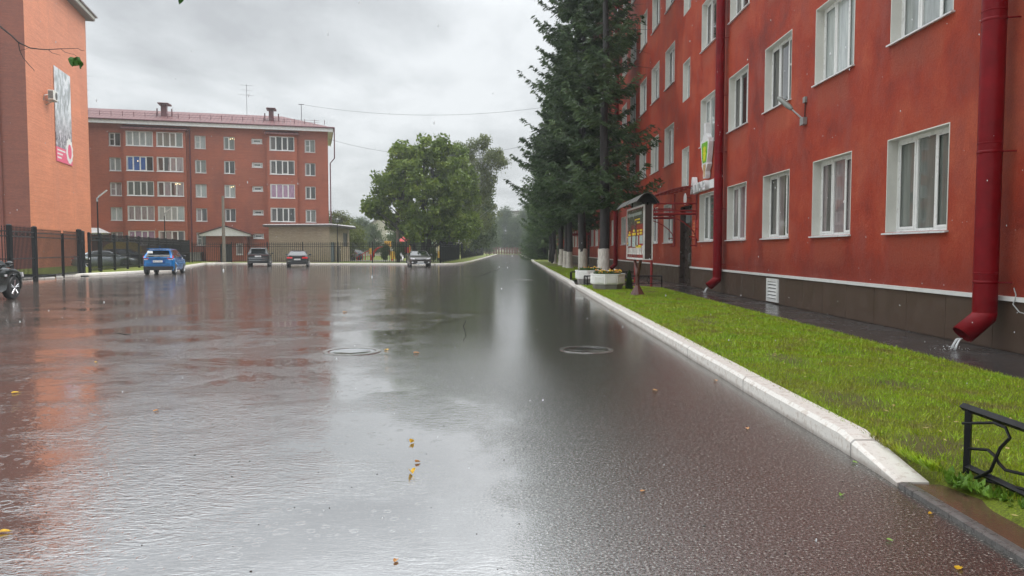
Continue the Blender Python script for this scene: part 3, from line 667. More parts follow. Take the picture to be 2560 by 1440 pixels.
# entrance canopy: open red frame with translucent curved sheet
def canopy(yc, label, grp, x0=5.48, w=1.95):
    g = root('entrance_canopy', (x0, yc, 0), label, 'canopy', grp); ya, yb = yc - w, yc + w
    fr_ = MB(); T = .045
    for y in (ya, yb):
        fr_.bar((x0, y, 0), (x0, y, 3.55), .07)
        fr_.bar((PX - .05, y, 1.62), (PX - .05, y, 3.95), T)
        fr_.bar((x0, y, 3.02), (PX - .05, y, 3.02), T); fr_.bar((x0, y, 3.30), (PX - .05, y, 3.30), T); fr_.bar((x0, y, 2.90), (PX - .05, y, 2.90), .07)
        fr_.tube([(x0 + (PX - x0) * math.sin(t) , y, 1.75 + 1.15 * math.cos(t)) for t in [i * math.pi / 16 for i in range(9)]], .022, 6)
        fr_.bar((PX - .3, y, 2.0), (PX - .05, y, 2.0), .03); fr_.bar((PX - .25, y, 1.66), (PX - .05, y, 1.66), .03)
        fr_.bar((x0 + .8, y, 3.02), (x0 + .8, y, 3.30), .035); fr_.bar((x0, y, 3.05), (x0 + .3, y, 3.30), .03)
    fr_.bar((x0, ya, 3.02), (x0, yb, 3.02), T); fr_.bar((x0, ya, 2.90), (x0, yb, 2.90), .06)
    rib = lambda t: (x0 - .25 + (PX - x0 + .2) * t, 3.50 + .48 * math.sin(t * math.pi / 2))
    for k in range(7):
        t = k / 6; x, z = rib(t); fr_.bar((x, ya - .15, z), (x, yb + .15, z), .03)
    for k in range(6):
        y = ya - .1 + (yb - ya + .2) * k / 5; fr_.tube([(rib(t / 8)[0], y, rib(t / 8)[1]) for t in range(9)], .02, 4)
    fr_.build('frame', REDMET, g)
    s = MB(); n = 10
    for k in range(n):
        a, b = rib(k / n), rib((k + 1) / n); s.quad((a[0], ya - .15, a[1] + .03), (b[0], ya - .15, b[1] + .03), (b[0], yb + .15, b[1] + .03), (a[0], yb + .15, a[1] + .03))
    o = s.build('roof_sheet', None, g); t = NT('smoky_plastic_sheet'); t.set(color=(0.50, 0.36, 0.33), rough=0.15, alpha=0.45); o.data.materials.append(t.m)
    return g
canopy(31.05, 'open red iron entrance canopy over the brown door behind the notice board', 'red entrance canopies')
canopy(70.3, 'red iron entrance canopy farther off, seen between the dark spruce trunks', 'red entrance canopies')
# round house lamp + red plaque beside the door
c = MB(); c.lathe((7.0, 30.2, 3.55), [(.03, 0), (.2, .01), (.24, .03), (.2, .05), (.03, .06)], 20, 'x')
o = c.build('sign_disc', WHITE); tag(o, 'small white oval sign disc hanging above the brown entrance door', 'sign')
c = MB(); c.tube([(7.03, 30.2, 3.6), (7.26, 30.2, 3.6)], .012, 6); c.build('sign_bracket', BLACK, o)
g = root('wall_plaque', (PX, 29.35, 1.9), 'red wall plaque with lines of lettering right of the brown door', 'plaque')
c = MB(); c.box((PX - .035, 28.98, 1.93), (PX - .005, 29.75, 2.66)); c.build('board', M('plaque_red', (0.55, 0.07, 0.05), 0.3, 0.1), g)
c = MB(); rr = random.Random(3)
for k in range(5):
    wd = rr.uniform(.2, .32); c.box((PX - .039, 29.36 - wd, 2.52 - k * .12), (PX - .036, 29.36 + wd, 2.565 - k * .12))
c.build('lettering', M('plaque_gold', (0.75, 0.35, 0.12), 0.4), g)
# sign: white letters and emblem board
def text_mesh(txt, size, extrude, name, mat, parent):
    cu = bpy.data.curves.new(name, 'FONT'); cu.body = txt; cu.size = size; cu.extrude = extrude; cu.align_x = 'LEFT'; cu.offset = 0.012 * size
    ob = bpy.data.objects.new(name, cu); COL.objects.link(ob); dg = bpy.context.evaluated_depsgraph_get()
    me = bpy.data.meshes.new_from_object(ob.evaluated_get(dg)); bpy.data.objects.remove(ob); me.materials.clear(); me.materials.append(mat)
    o = bpy.data.objects.new(name, me); COL.objects.link(o); o.parent = parent; return o
g = root('shop_sign', (PX, 27.6, 3.8), 'white box letter sign over the window left of the second drainpipe', 'sign')
SGN = M('sign_white_box', (0.70, 0.70, 0.70), 0.35, 0.06)
t1 = text_mesh('А', 0.86, 0.09, 'letter', SGN, g); t1.location = (-.14, 1.75, -.12); t1.rotation_euler = (R(90), 0, R(-90))
t2 = text_mesh('птека', 0.60, 0.09, 'lettering', SGN, g); t2.location = (-.14, 1.12, -.10); t2.rotation_euler = (R(90), 0, R(-90))
c = MB(); c.box((PX - .07, 25.7, 3.72), (PX - .03, 29.2, 4.03)); c.build('backing_board', SGN, g)
g = root('emblem_sign', (PX, 27.3, 4.3), 'green and yellow cup shaped emblem on a white box above the white letters', 'sign')
def cup(x, prof, yc, z0, th, name, mat):
    mb = MB(); L_ = [(yc - r, z0 + z) for r, z in prof] + [(yc + r, z0 + z) for r, z in reversed(prof)]; n = len(L_)
    vs = [(x, a, b) for a, b in L_] + [(x - th, a, b) for a, b in L_]; fs = [tuple(range(n)), tuple(range(2 * n - 1, n - 1, -1))] + [(k, (k + 1) % n, n + (k + 1) % n, n + k) for k in range(n)]
    mb.add(vs, fs); return mb.build(name, mat, g)
pr = [(.16, 0), (.20, .12), (.16, .25), (.30, .36), (.40, .48), (.36, .55), (.46, .8), (.58, 1.25), (.56, 1.4), (.34, 1.42), (.30, 1.5), (.14, 1.62), (.12, 2.0)]
cup(PX - .03, pr, 27.35, 4.12, .17, 'box_body', SGN)
pr2 = [(.26, .56), (.34, .8), (.42, 1.2), (.40, 1.3)]; cup(PX - .203, pr2, 27.35, 4.12, .004, 'green_face', M('emblem_green', (0.16, 0.42, 0.03), 0.3))
pr3 = [(.10, .62), (.20, .85), (.18, 1.1), (.05, 1.16)]; cup(PX - .209, pr3, 27.35, 4.12, .004, 'yellow_face', M('emblem_yellow', (0.62, 0.62, 0.03), 0.3))
pr4 = [(.10, .04), (.12, .25), (.20, .38), (.18, .5)]; cup(PX - .203, pr4, 27.35, 4.12, .004, 'stem_face', M('emblem_ochre', (0.55, 0.36, 0.18), 0.3))
# ================================================================= APARTMENT BLOCK in the yard (15 degree grid)
G2 = Frame((-22.3, 90.4, 0), 15, 1)
b2 = root('apartment_block', (-35, 92, 0), 'five storey brick apartment block with plum metal roof across the yard', 'building')
ROWS = [2.0, 4.8, 7.6, 10.4, 13.2]; EZ = 15.75
plain = [(-24.0, 1.2), (-15.0, 1.2), (-11.85, 1.2), (-2.7, 1.2), (-28.5, 1.2), (-38, 1.2)]
holes = [(s, s + w, z, z + 1.5) for s, w in plain for z in ROWS] + [(-8.75, -7.55, z + 0.8, z + 1.4) for z in ROWS]
mb = MB(); S0 = -46
wall(mb, G2, S0, 0, 0, EZ, holes)
mb.quad(G2(0, 0, 0), G2(0, -12, 0), G2(0, -12, EZ), G2(0, 0, EZ)); mb.quad(G2(S0, 0, 0), G2(S0, -12, 0), G2(S0, -12, EZ), G2(S0, 0, EZ)); mb.quad(G2(S0, -12, 0), G2(0, -12, 0), G2(0, -12, EZ), G2(S0, -12, EZ))
mb.build('wall', BRICK_B2, b2, fix=False)
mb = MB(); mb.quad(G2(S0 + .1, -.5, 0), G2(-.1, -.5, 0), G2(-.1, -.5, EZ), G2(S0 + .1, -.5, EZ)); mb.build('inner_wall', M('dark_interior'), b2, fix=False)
t2 = window_template(1.2, 1.5, 0.12, 2, reveal=False, sill_out=0.06, fw=0.065); t2t = window_template(1.2, 1.5, 0.12, 2, reveal=False, sill_out=0.06, fw=0.065, transom=(0, 0.75)); tl = window_template(1.2, 0.6, 0.12, 1, reveal=False, sill_out=0.06, fw=0.11)
used = set(); rnd = random.Random(11)
for s, w in plain:
    for k, z in enumerate(ROWS):
        put_window(t2t if rnd.random() < .4 else t2, used, b2, G2, s, z, 0, rnd.choice([PANE_SHEER, PANE_WHITE, PANE_DARK, PANE_BEIGE]))
for z in ROWS: put_window(tl, used, b2, G2, -8.75, z + .8, 0, PANE_DARK if z < 10 else PANE_SHEER)
# loggia bays
def bay(s0, s1, wins, specs):
    mb = MB(); d = 0.7; hs = [(a, b, z, z + 1.66) for a, b in wins for z in ROWS]
    wall(mb, G2, s0, s1, 0, 15.15, hs, d); mb.quad(G2(s0, 0, 0), G2(s0, d, 0), G2(s0, d, 15.15), G2(s0, 0, 15.15)); mb.quad(G2(s1, 0, 0), G2(s1, d, 0), G2(s1, d, 15.15), G2(s1, 0, 15.15))
    o = mb.build('loggia_bay', BRICK_B2, b2, fix=False)
    r = MB(); r.hexa([G2(s0 - .25, 0, 15.2), G2(s1 + .25, 0, 15.2), G2(s1 + .25, d + .4, 15.08), G2(s0 - .25, d + .4, 15.08), G2(s0 - .1, 0, 15.55), G2(s1 + .1, 0, 15.55), G2(s1 + .25, d + .4, 15.14), G2(s0 - .25, d + .4, 15.14)]); r.build('bay_roof', ROOFM, o)
    w = wins[0][1] - wins[0][0]; t = window_template(w, 1.66, 0.04, 4, name='loggia_window', reveal=False, sill_out=0.05, fw=0.075); t.name = 'loggia_window'; first = True
    for i, (a, b_) in enumerate(wins):
        for k, z in enumerate(ROWS): put_window(t, used, b2, G2, a, z, d, specs[i][k])
bay(-22.35, -15.85, [(-22.1, -19.3), (-18.95, -16.15)], [[PANE_PINK, PANE_BEIGE, PANE_SHEER, PANE_BLUE, PANE_WHITE], [PANE_BEIGE, PANE_WHITE, PANE_BEIGE, PANE_BEIGE, PANE_SHEER]])
bay(-7.0, -3.6, [(-6.7, -3.9)], [[PANE_DARK, PANE_DARK, PANE_PINK, PANE_DARK, PANE_DARK]])
bay(-37.5, -31, [(-37.2, -34.4), (-34.05, -31.25)], [[PANE_WHITE] * 5, [PANE_SHEER] * 5])
# lit ceiling lamps behind three windows
LIT = NT('lit_chandelier').set(emit=(1.0, 0.75, 0.3), estr=1.6)
for (s, z, n_) in ((-11.1, 14.45, 3), (-11.1, 8.85, 2), (-17.0, 9.0, 3), (-20.9, 11.5, 1)):
    c = MB(); dd = .75 if s < -15.5 else -.06
    for k in range(n_): c.ball(G2(s + k * .22, dd - .03, z + .06 * (k % 2)), .05, 6, 4)
    c.build('chandelier_bulbs', LIT, b2)
# eaves board, gutter, roof
mb = MB(); mb.box((S0 - .5, -12.5, EZ), (.55, .6, EZ + .36), G2); mb.box((S0 - .6, .74, EZ - .12), (.62, .80, EZ + .30), G2); mb.box((.56, -12.6, EZ - .12), (.62, .74, EZ + .35), G2); mb.build('eaves_board', M('white_eaves', (0.66, 0.67, 0.66), 0.4, 0.1), b2)
r = MB(); e0 = EZ + .36; rz = 18.35; a, b_, c_, d_ = G2(S0 - .7, .85, e0), G2(.75, .85, e0), G2(.75, -12.8, e0), G2(S0 - .7, -12.8, e0); p, q = G2(S0 + 6, -6, rz), G2(-5.5, -6, rz)
for f_ in ((a, b_, q, p), (b_, c_, q), (c_, d_, p, q), (d_, a, p)): r.poly(list(f_))
r.poly([a, b_, c_, d_]); r.build('roof', ROOFM, b2)
gt = MB(); gt.tube([G2(S0 - .7, .9, e0), G2(.8, .9, e0)], .09, 8); gt.tube([G2(.75, .75, e0), G2(.75, .2, EZ - 3.2), G2(.25, .12, EZ - 3.8), G2(.25, .12, .2)], .07, 8); gt.tube([G2(-15.5, .75, e0), G2(-15.5, .12, EZ - .6), G2(-15.5, .12, .2)], .07, 8); gt.build('gutter', M('plum_gutter', (0.12, 0.035, 0.045), 0.35), b2)
def on_roof(s, d):  # z of front slope
    t = (.85 - d) / 6.85; return e0 + (rz - e0) * t
sg = MB()
for k in range(38):
    s = S0 + 2 + k * 1.18; z = on_roof(s, -1.1); sg.bar(G2(s, -1.1, z), G2(s, -1.1, z + .55), .05)
sg.tube([G2(S0 + 2, -1.1, on_roof(0, -1.1) + .45), G2(-1.0, -1.1, on_roof(0, -1.1) + .45)], .018, 5); sg.tube([G2(S0 + 2, -1.1, on_roof(0, -1.1) + .2), G2(-1.0, -1.1, on_roof(0, -1.1) + .2)], .018, 5); sg.build('snow_guard', M('plum_gutter'), b2)
CHM = M('plum_chimney', (0.13, 0.045, 0.05), 0.4)
for s, ww in ((-18.6, .62), (-6.6, .55)):
    c = MB(); z = on_roof(s, -2.6) - .3; c.box((s - ww / 2, -2.9, z), (s + ww / 2, -2.2, z + 1.45), G2)
    c.hexa([G2(s - ww, -3.7, z + 1.6), G2(s + ww, -3.7, z + 1.6), G2(s + ww, -1.7, z + 1.6), G2(s - ww, -1.7, z + 1.6), G2(s - ww * 1.05, -3.7, z + 1.8), G2(s + ww * 1.05, -3.7, z + 1.8), G2(s + ww * .9, -1.7, z + 1.68), G2(s - ww * .9, -1.7, z + 1.68)])
    for a1 in (-.4, .4): c.box((s + a1 * ww - .04, -3.1, z + 1.45), (s + a1 * ww + .04, -2.3, z + 1.61), G2)
    for a1 in (.85, -.75): c.tube([G2(s + a1, -2.4, z + .1), G2(s + a1, -2.4, z + 1.1)], .07, 6)
    c.build('chimney', CHM, b2)
# gabled entrance porch
pc = root('entrance_porch', G2(-11.5, 1, 0), 'brick entrance porch with a white gable front below the apartment windows', 'porch')
mb = MB(); hs = [(-12.2, -11.0, 0, 2.1), (-10.45, -9.65, .9, 2.2)]
wall(mb, G2, -13.7, -9.3, 0, 3.1, hs, 2.3); mb.quad(G2(-13.7, .02, 0), G2(-13.7, 2.3, 0), G2(-13.7, 2.3, 3.1), G2(-13.7, .02, 3.1)); mb.quad(G2(-9.3, .02, 0), G2(-9.3, 2.3, 0), G2(-9.3, 2.3, 3.1), G2(-9.3, .02, 3.1)); mb.quad(G2(-13.6, .6, 0), G2(-9.4, .6, 0), G2(-9.4, .6, 3.1), G2(-13.6, .6, 3.1))
mb.box((-9.7, 2.3, 0), (-9.3, 2.7, 3.1), G2); mb.build('wall', BRICK_B2, pc, fix=False)
c = MB(); c.poly([G2(-14.3, 3.0, 3.05), G2(-8.8, 3.0, 3.05), G2(-8.8, 3.0, 3.22), G2(-11.55, 3.0, 4.12), G2(-14.3, 3.0, 3.22)]); c.box((-14.3, .02, 3.05), (-8.8, 2.99, 3.15), G2); c.build('gable_board', M('white_eaves'), pc)
c = MB()
for sg_, q_ in ((-14.5, -11.55), (-8.6, -11.55)):
    c.hexa([G2(sg_, .02, 3.2), G2(q_, .02, 4.2), G2(q_, 3.15, 4.2), G2(sg_, 3.15, 3.2), G2(sg_, .02, 3.28), G2(q_, .02, 4.3), G2(q_, 3.15, 4.3), G2(sg_, 3.15, 3.28)])
c.build('roof', ROOFM, pc)
c = MB(); c.box((-12.15, 2.1, 0), (-11.05, 2.16, 2.1), G2); c.build('door', M('dark_interior'), pc)
wt = window_template(.8, 1.3, .1, 1, reveal=False, fw=.08); place(wt, pc, G2, -10.45, .9, 2.3)
for c_ in wt.children:
    if c_.name.startswith('pane'): c_.data.materials[0] = PANE_BEIGE
c = MB(); c.box((-16.2, .1, .2), (-14.4, 1.6, 1.1), G2); c.box((-16.3, .05, 1.1), (-14.3, 1.7, 1.2), G2)
tag(c.build('basement_entry', CONC), 'low grey basement entry with a flat lid left of the brick porch', 'shelter')
c = MB(); c.box((-28.6, .02, 3.2), (-24.2, 2.4, 3.35), G2); c.hexa([G2(-28.8, .02, 3.35), G2(-24.0, .02, 3.35), G2(-24.0, 2.5, 3.35), G2(-28.8, 2.5, 3.35), G2(-28.2, .02, 3.95), G2(-25.2, .02, 3.95), G2(-25.0, 1.2, 3.5), G2(-28.2, 1.2, 3.5)])
for s in (-28.3, -24.5): c.bar(G2(s, 2.2, 0), G2(s, 2.2, 3.2), .14)
tag(c.build('porch_roof', M('white_eaves')), 'pale porch roof at the left end of the apartment block behind the fence', 'porch')
# yellow oval sign
c = MB(); vs = []; n = 28
for k in range(n): vs.append(G2(-22.6 + 2.0 * math.cos(6.2832 * k / n), 1.0, 1.55 + .92 * math.sin(6.2832 * k / n)))
vs2 = [v_ + G2.n * .05 for v_ in vs]; c.add(vs + vs2, [tuple(range(n)), tuple(range(2 * n - 1, n - 1, -1))] + [(k, (k + 1) % n, n + (k + 1) % n, n + k) for k in range(n)])
sg_ = root('oval_sign', G2(-22.6, 1, 0), 'yellow oval sign seen through the fence left of the blue car', 'sign'); c.build('board', M('sign_yellow', (0.55, 0.36, 0.03), 0.4), sg_)
c = MB(); c.bar(G2(-23.8, .95, 0), G2(-23.8, .95, 1.4), .06); c.bar(G2(-21.4, .95, 0), G2(-21.4, .95, 1.4), .06); c.build('leg', BLACK, sg_)
# antennas on the roofs
ANT = M('antenna_grey', (0.12, 0.12, 0.13), 0.4)
def antenna(p, h, arms, label):
    g = root('antenna', p, label, 'antenna', 'television antennas on the apartment roof'); m_ = MB(); p = Vector(p); m_.tube([p, p + Vector((0, 0, h))], .025, 6); m_.build('mast', ANT, g)
    for z, w, n in arms:
        a = MB(); q = p + Vector((0, 0, z)); a.tube([q - Vector((w / 2, -.1, -.08)), q + Vector((w / 2, -.1, -.08))], .016, 5)
        for k in range(n):
            x = -w / 2 + w * k / (n - 1); c_ = q + Vector((x, -.2 * x / w, -.16 * x / w)); a.tube([c_ - Vector((.1, .35, .05)), c_ + Vector((.1, .35, .05))], .01, 4)
        a.build('aerial', ANT, g)
pt = G2(-9.6, -5, 0); antenna((pt.x, pt.y, 18.0), 3.9, [(3.8, 1.6, 7), (3.2, 1.1, 5), (2.6, 1.7, 2)], 'tall television antenna at the middle of the apartment roof ridge')
pt = G2(-27.2, -4, 0); antenna((pt.x, pt.y, 17.6), 4.2, [(4.1, 1.3, 6), (3.2, .9, 4), (2.5, .8, 3)], 'television antenna beside the upper corner of the orange brick building')
c = MB(); pt = G2(-3.1, -5.3, 0); c.tube([(pt.x, pt.y, 17.4), (pt.x, pt.y, 19.9)], .04, 6); c.bar((pt.x - .35, pt.y, 19.85), (pt.x + .35, pt.y, 19.85), .07)
tag(c.build('wire_mast', ANT), 'short wire mast with a crossbar at the right end of the apartment roof', 'mast')
WA = (pt.x, pt.y, 19.85)
def cable(p, q, sag, label, r=.018):
    p, q = Vector(p), Vector(q); pts = [p.lerp(q, i / 24) - Vector((0, 0, sag * 4 * (i / 24) * (1 - i / 24))) for i in range(25)]
    m_ = MB(); m_.tube(pts, r, 4); tag(m_.build('overhead_wire', ANT), label, 'wire', 'thin wires crossing the sky')
cable(WA, (7.26, 91, 19.3), 1.4, 'upper thin wire crossing the grey sky from the apartment roof mast')
cable(G2(0, 0, 14.9), (7.26, 91, 15.8), 2.4, 'lower thin wire crossing the sky behind the round tree crown')
# ================================================================= ORANGE BRICK BUILDING on the left
G3 = Frame((-35.28, 54.4, 0), 105, 1)     # gable end, faces right
G3.n = Vector((0.9659, 0.2588, 0)); 
G3F = Frame((-35.28, 54.4, 0), 15, 1)     # front, s negative to the left
b3 = root('orange_brick_building', (-40, 60, 0), 'tall brick building at the left edge with a bright orange end wall', 'building')
HZ = 22.7; LN = 15.4
mb = MB()
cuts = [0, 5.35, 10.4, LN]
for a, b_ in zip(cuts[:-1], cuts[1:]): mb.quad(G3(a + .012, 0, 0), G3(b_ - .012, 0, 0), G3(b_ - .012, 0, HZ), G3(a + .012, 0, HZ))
mb.build('end_wall', BRICK_ORANGE_LIT, b3, fix=False)
mb = MB(); mb.quad(G3(0, -.02, 0), G3(LN, -.02, 0), G3(LN, -.02, HZ), G3(0, -.02, HZ)); mb.build('joint', BRICK_DARK, b3, fix=False)
mb = MB(); hs = [(-5.9, -4.2, z, z + 1.6) for z in (6.6, 9.9, 13.2, 16.5, 19.8)] + [(-5.6, -4.0, 0, 4.9)]
wall(mb, G3F, -30, 0, 0, HZ, hs, 0); mb.quad(G3(LN, 0, 0), G3(LN, -30, 0), G3(LN, -30, HZ), G3(LN, 0, HZ)); mb.build('front_wall', BRICK_DARK, b3, fix=False)
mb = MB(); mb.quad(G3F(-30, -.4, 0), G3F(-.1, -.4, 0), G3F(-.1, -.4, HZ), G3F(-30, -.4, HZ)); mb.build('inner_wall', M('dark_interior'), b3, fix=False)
w3 = window_template(1.7, 1.6, .12, 2, reveal=False, fw=.08)
for i, z in enumerate((6.6, 9.9, 13.2, 16.5, 19.8)): put_window(w3, used, b3, G3F, -5.9, z)
c = MB(); c.box((-5.6, -.2, 0), (-4.0, -.14, 4.9), G3F); c.build('door', M('dark_green_door', (0.04, 0.06, 0.045), 0.4), b3)
r = MB(); e = .6
r.box((-.5 - 0, -31, HZ), (LN + .7, e, HZ + .12), lambda x, y, z: G3(x, y, z)); r.build('soffit', M('grey_soffit', (0.16, 0.13, 0.12), 0.6), b3)
r = MB(); r.box((-.55, -31, HZ + .12), (LN + .75, e + .05, HZ + .38), lambda x, y, z: G3(x, y, z)); r.build('eaves_board', M('cream_eaves', (0.66, 0.66, 0.58), 0.4), b3)
r = MB(); A_ = [G3(-.7, e + .2, HZ + .38), G3(LN + .95, e + .2, HZ + .38), G3(LN + .95, -31, HZ + .38), G3(-.7, -31, HZ + .38)]; B_ = [G3(LN / 2 - 1, -8, HZ + 4), G3(LN / 2 + 1, -8, HZ + 4), G3(LN / 2 + 1, -24, HZ + 4), G3(LN / 2 - 1, -24, HZ + 4)]
A2 = [p + Vector((0, 0, .12)) for p in A_]; r.hexa(A_ + A2)
for k in range(4): r.poly([A2[k], A2[(k + 1) % 4], B_[(k + 1) % 4], B_[k]])
r.build('roof', M('brown_sheet_roof', (0.11, 0.065, 0.06), 0.35), b3)
c = MB()
for s in (-2.55, -1.75): c.tube([G3F(s, .12, HZ - .1), G3F(s, .12, .4 if s < -2 else 3.0)], .075, 8)
c.build('downpipe', M('dull_red_pipe', (0.17, 0.05, 0.035), 0.4), b3)
g = root('street_name_plate', G3F(-3.3, .05, 6), 'small blue street name plate on the dark brick front at the left edge', 'sign')
c = MB(); c.box((-3.75, .02, 6.05), (-2.72, .05, 6.33), G3F); c.build('plate', M('plate_blue', (0.05, 0.06, 0.30), 0.4), g)
c = MB(); c.box((-3.65, .051, 6.15), (-3.05, .054, 6.24), G3F); c.box((-2.95, .051, 6.10), (-2.80, .054, 6.28), G3F); c.build('lettering', WHITE, g)
# air conditioner
g = root('air_conditioner', G3(4.6, .2, 13.2), 'white air conditioner unit on the orange end wall beside the tall banner', 'air conditioner')
c = MB(); c.box((3.75, .25, 13.15), (4.75, .65, 13.9), G3); c.build('casing', M('ac_white', (0.72, 0.71, 0.66), 0.4), g, bevel=.03)
c = MB(); vs = [G3(4.42 + .27 * math.cos(k * .3927), .656, 13.52 + .30 * math.sin(k * .3927)) for k in range(16)]; c.poly(vs); c.build('fan_opening', M('ac_dark', (0.07, 0.07, 0.07), 0.5), g)
c = MB(); 
for k in range(9): c.box((3.745 - .01, .29 + k * .038, 13.25), (3.749, .31 + k * .038, 13.82), G3)
c.build('grille', M('ac_dark'), g)
c = MB(); c.bar(G3(4.0, .02, 13.12), G3(4.0, .65, 13.12), .05); c.bar(G3(4.6, .02, 13.12), G3(4.6, .65, 13.12), .05); c.bar(G3(4.0, .02, 12.75), G3(4.0, .7, 13.15), .04); c.tube([G3(3.7, .3, 13.5), G3(3.45, .1, 13.4), G3(3.45, .05, 13.0)], .03, 6); c.build('bracket', ZINC, g)
# tall banner: washed out grey-white picture above a pink footer (generic abstract stand-in)
def banner_mat():
    t = NT('faded_banner_picture'); S = t.sep(); a = t.math('ADD', t.math('MULTIPLY', S[0], -.2588), t.math('MULTIPLY', S[1], .9659)); v = t.n('ShaderNodeCombineXYZ'); t.l(a, v.inputs[0]); t.l(S[2], v.inputs[1])
    n = t.noise(0.8, 6, 0.65, t.mapping(v.outputs[0], (1.2, 0.55, 1), loc=(2.0, .3, 0)), 1.4); n2 = t.noise(2.2, 5, 0.7, t.mapping(v.outputs[0], (1.5, 0.8, 1)), 1.0)
    zz = t.mapr(S[2], -2.0, 0.6)
    top = t.ramp(n, (0.42, (0.30, 0.33, 0.34)), (0.52, (0.66, 0.70, 0.74)), (0.56, (0.74, 0.76, 0.78))); low = t.ramp(n2, (0.42, (0.10, 0.10, 0.12)), (0.50, (0.30, 0.29, 0.32)), (0.62, (0.70, 0.68, 0.72)))
    t.set(color=t.mix(zz, low, top), rough=0.4); return t.m
g = root('wall_banner', G3(8.05, 0, 12.5), 'tall narrow faded grey banner with a pink foot hanging on the orange end wall', 'banner')
c = MB(); c.box((6.03, .03, 9.85), (10.1, .07, 16.28), G3); c.build('picture', banner_mat(), g)
PINK = M('banner_pink', (0.80, 0.14, 0.24), 0.4, 0.06)
c = MB(); c.box((6.03, .03, 8.68), (10.1, .071, 9.85), G3); c.build('footer', PINK, g)
c = MB()
for k, w_ in enumerate((2.0, 1.3, 1.0)): c.box((6.25, .072, 9.55 - k * .3), (6.25 + w_, .076, 9.68 - k * .3), G3)
c.build('lettering', WHITE, g)
def disc(fr, s, z, r1, r2, d, n=24, spikes=0):
    m_ = MB(); m_.poly([fr(s + r1 * (1 + (.14 if spikes and k % 2 else 0)) * math.cos(6.2832 * k / n), d, z + r2 * (1 + (.14 if spikes and k % 2 else 0)) * math.sin(6.2832 * k / n)) for k in range(n)]); return m_
disc(G3, 9.35, 9.85, .85, 1.0, .08, 24, 1).build('white_badge', WHITE, g); disc(G3, 9.4, 9.8, .5, .62, .085).build('pink_badge', PINK, g)
# ================================================================= SAND BRICK SHED
p1 = at(667, 620, 80); p2 = at(824, 620, 79.0)
sh = root('brick_shed', (-23, 82, 0), 'low sand coloured brick shed with flat roof behind the two black cars', 'shed')
A_ = Vector((-26.3, 80.2, 0)); Bc = Vector((-19.45, 79.0, 0)); Cc = Vector((-19.3, 88.0, 0)); Dd = Vector((-26.3, 89.0, 0))
FA = Frame((A_.x, A_.y, 0), math.degrees(math.atan2(Bc.y - A_.y, Bc.x - A_.x)), 1); LA = (Bc - A_).length
FB = Frame((Bc.x, Bc.y, 0), math.degrees(math.atan2(Cc.y - Bc.y, Cc.x - Bc.x)), 1); LB = (Cc - Bc).length
mb = MB(); mb.quad(FA(0, 0, 0), FA(LA, 0, 0), FA(LA, 0, 3.95), FA(0, 0, 3.95)); mb.quad(A_, Dd, Dd + Vector((0, 0, 3.95)), A_ + Vector((0, 0, 3.95)))
wall(mb, FB, 0, LB, 0, 3.95, [(.5, 2.2, 0, 2.3), (6.0, 8.0, 1.9, 3.4)]); mb.quad(Dd, Cc, Cc + Vector((0, 0, 3.95)), Dd + Vector((0, 0, 3.95))); mb.build('wall', BRICK_SAND, sh, fix=False)
c = MB(); c.box((.5, -.12, 0), (2.2, -.08, 2.3), FB); c.build('door', M('faded_blue_door', (0.11, 0.15, 0.18), 0.5, 0.3), sh)
c = MB(); c.box((6.0, -.1, 1.9), (8.0, -.06, 3.4), FB); c.build('shutter', M('dark_grey_shutter', (0.06, 0.065, 0.07), 0.5), sh)
c = MB(); c.box((3.0, .02, 0), (4.6, .05, 1.9), FB); c.build('door', M('rusty_grey_door', (0.08, 0.07, 0.06), 0.5), sh)
c = MB(); pp = [A_ + Vector((-.5, -.5, 4.0)), Bc + Vector((.4, -.6, 4.0)), Cc + Vector((.7, .5, 4.0)), Dd + Vector((-.5, .5, 4.0))]; c.hexa([p + Vector((0, 0, -.05)) for p in pp] + [p + Vector((0, 0, .16)) for p in pp]); c.build('roof_slab', M('roof_felt_edge', (0.06, 0.055, 0.05), 0.5), sh)
c = MB(); c.hexa([p + Vector((0, 0, .161)) for p in pp] + [pp[0] + Vector((.2, .2, .24)), pp[1] + Vector((-.2, .2, .24)), pp[2] + Vector((-.2, -.2, .30)), pp[3] + Vector((.2, -.2, .30))]); c.build('roof_sheet', M('pale_zinc_sheet', (0.42, 0.40, 0.40), 0.3), sh)
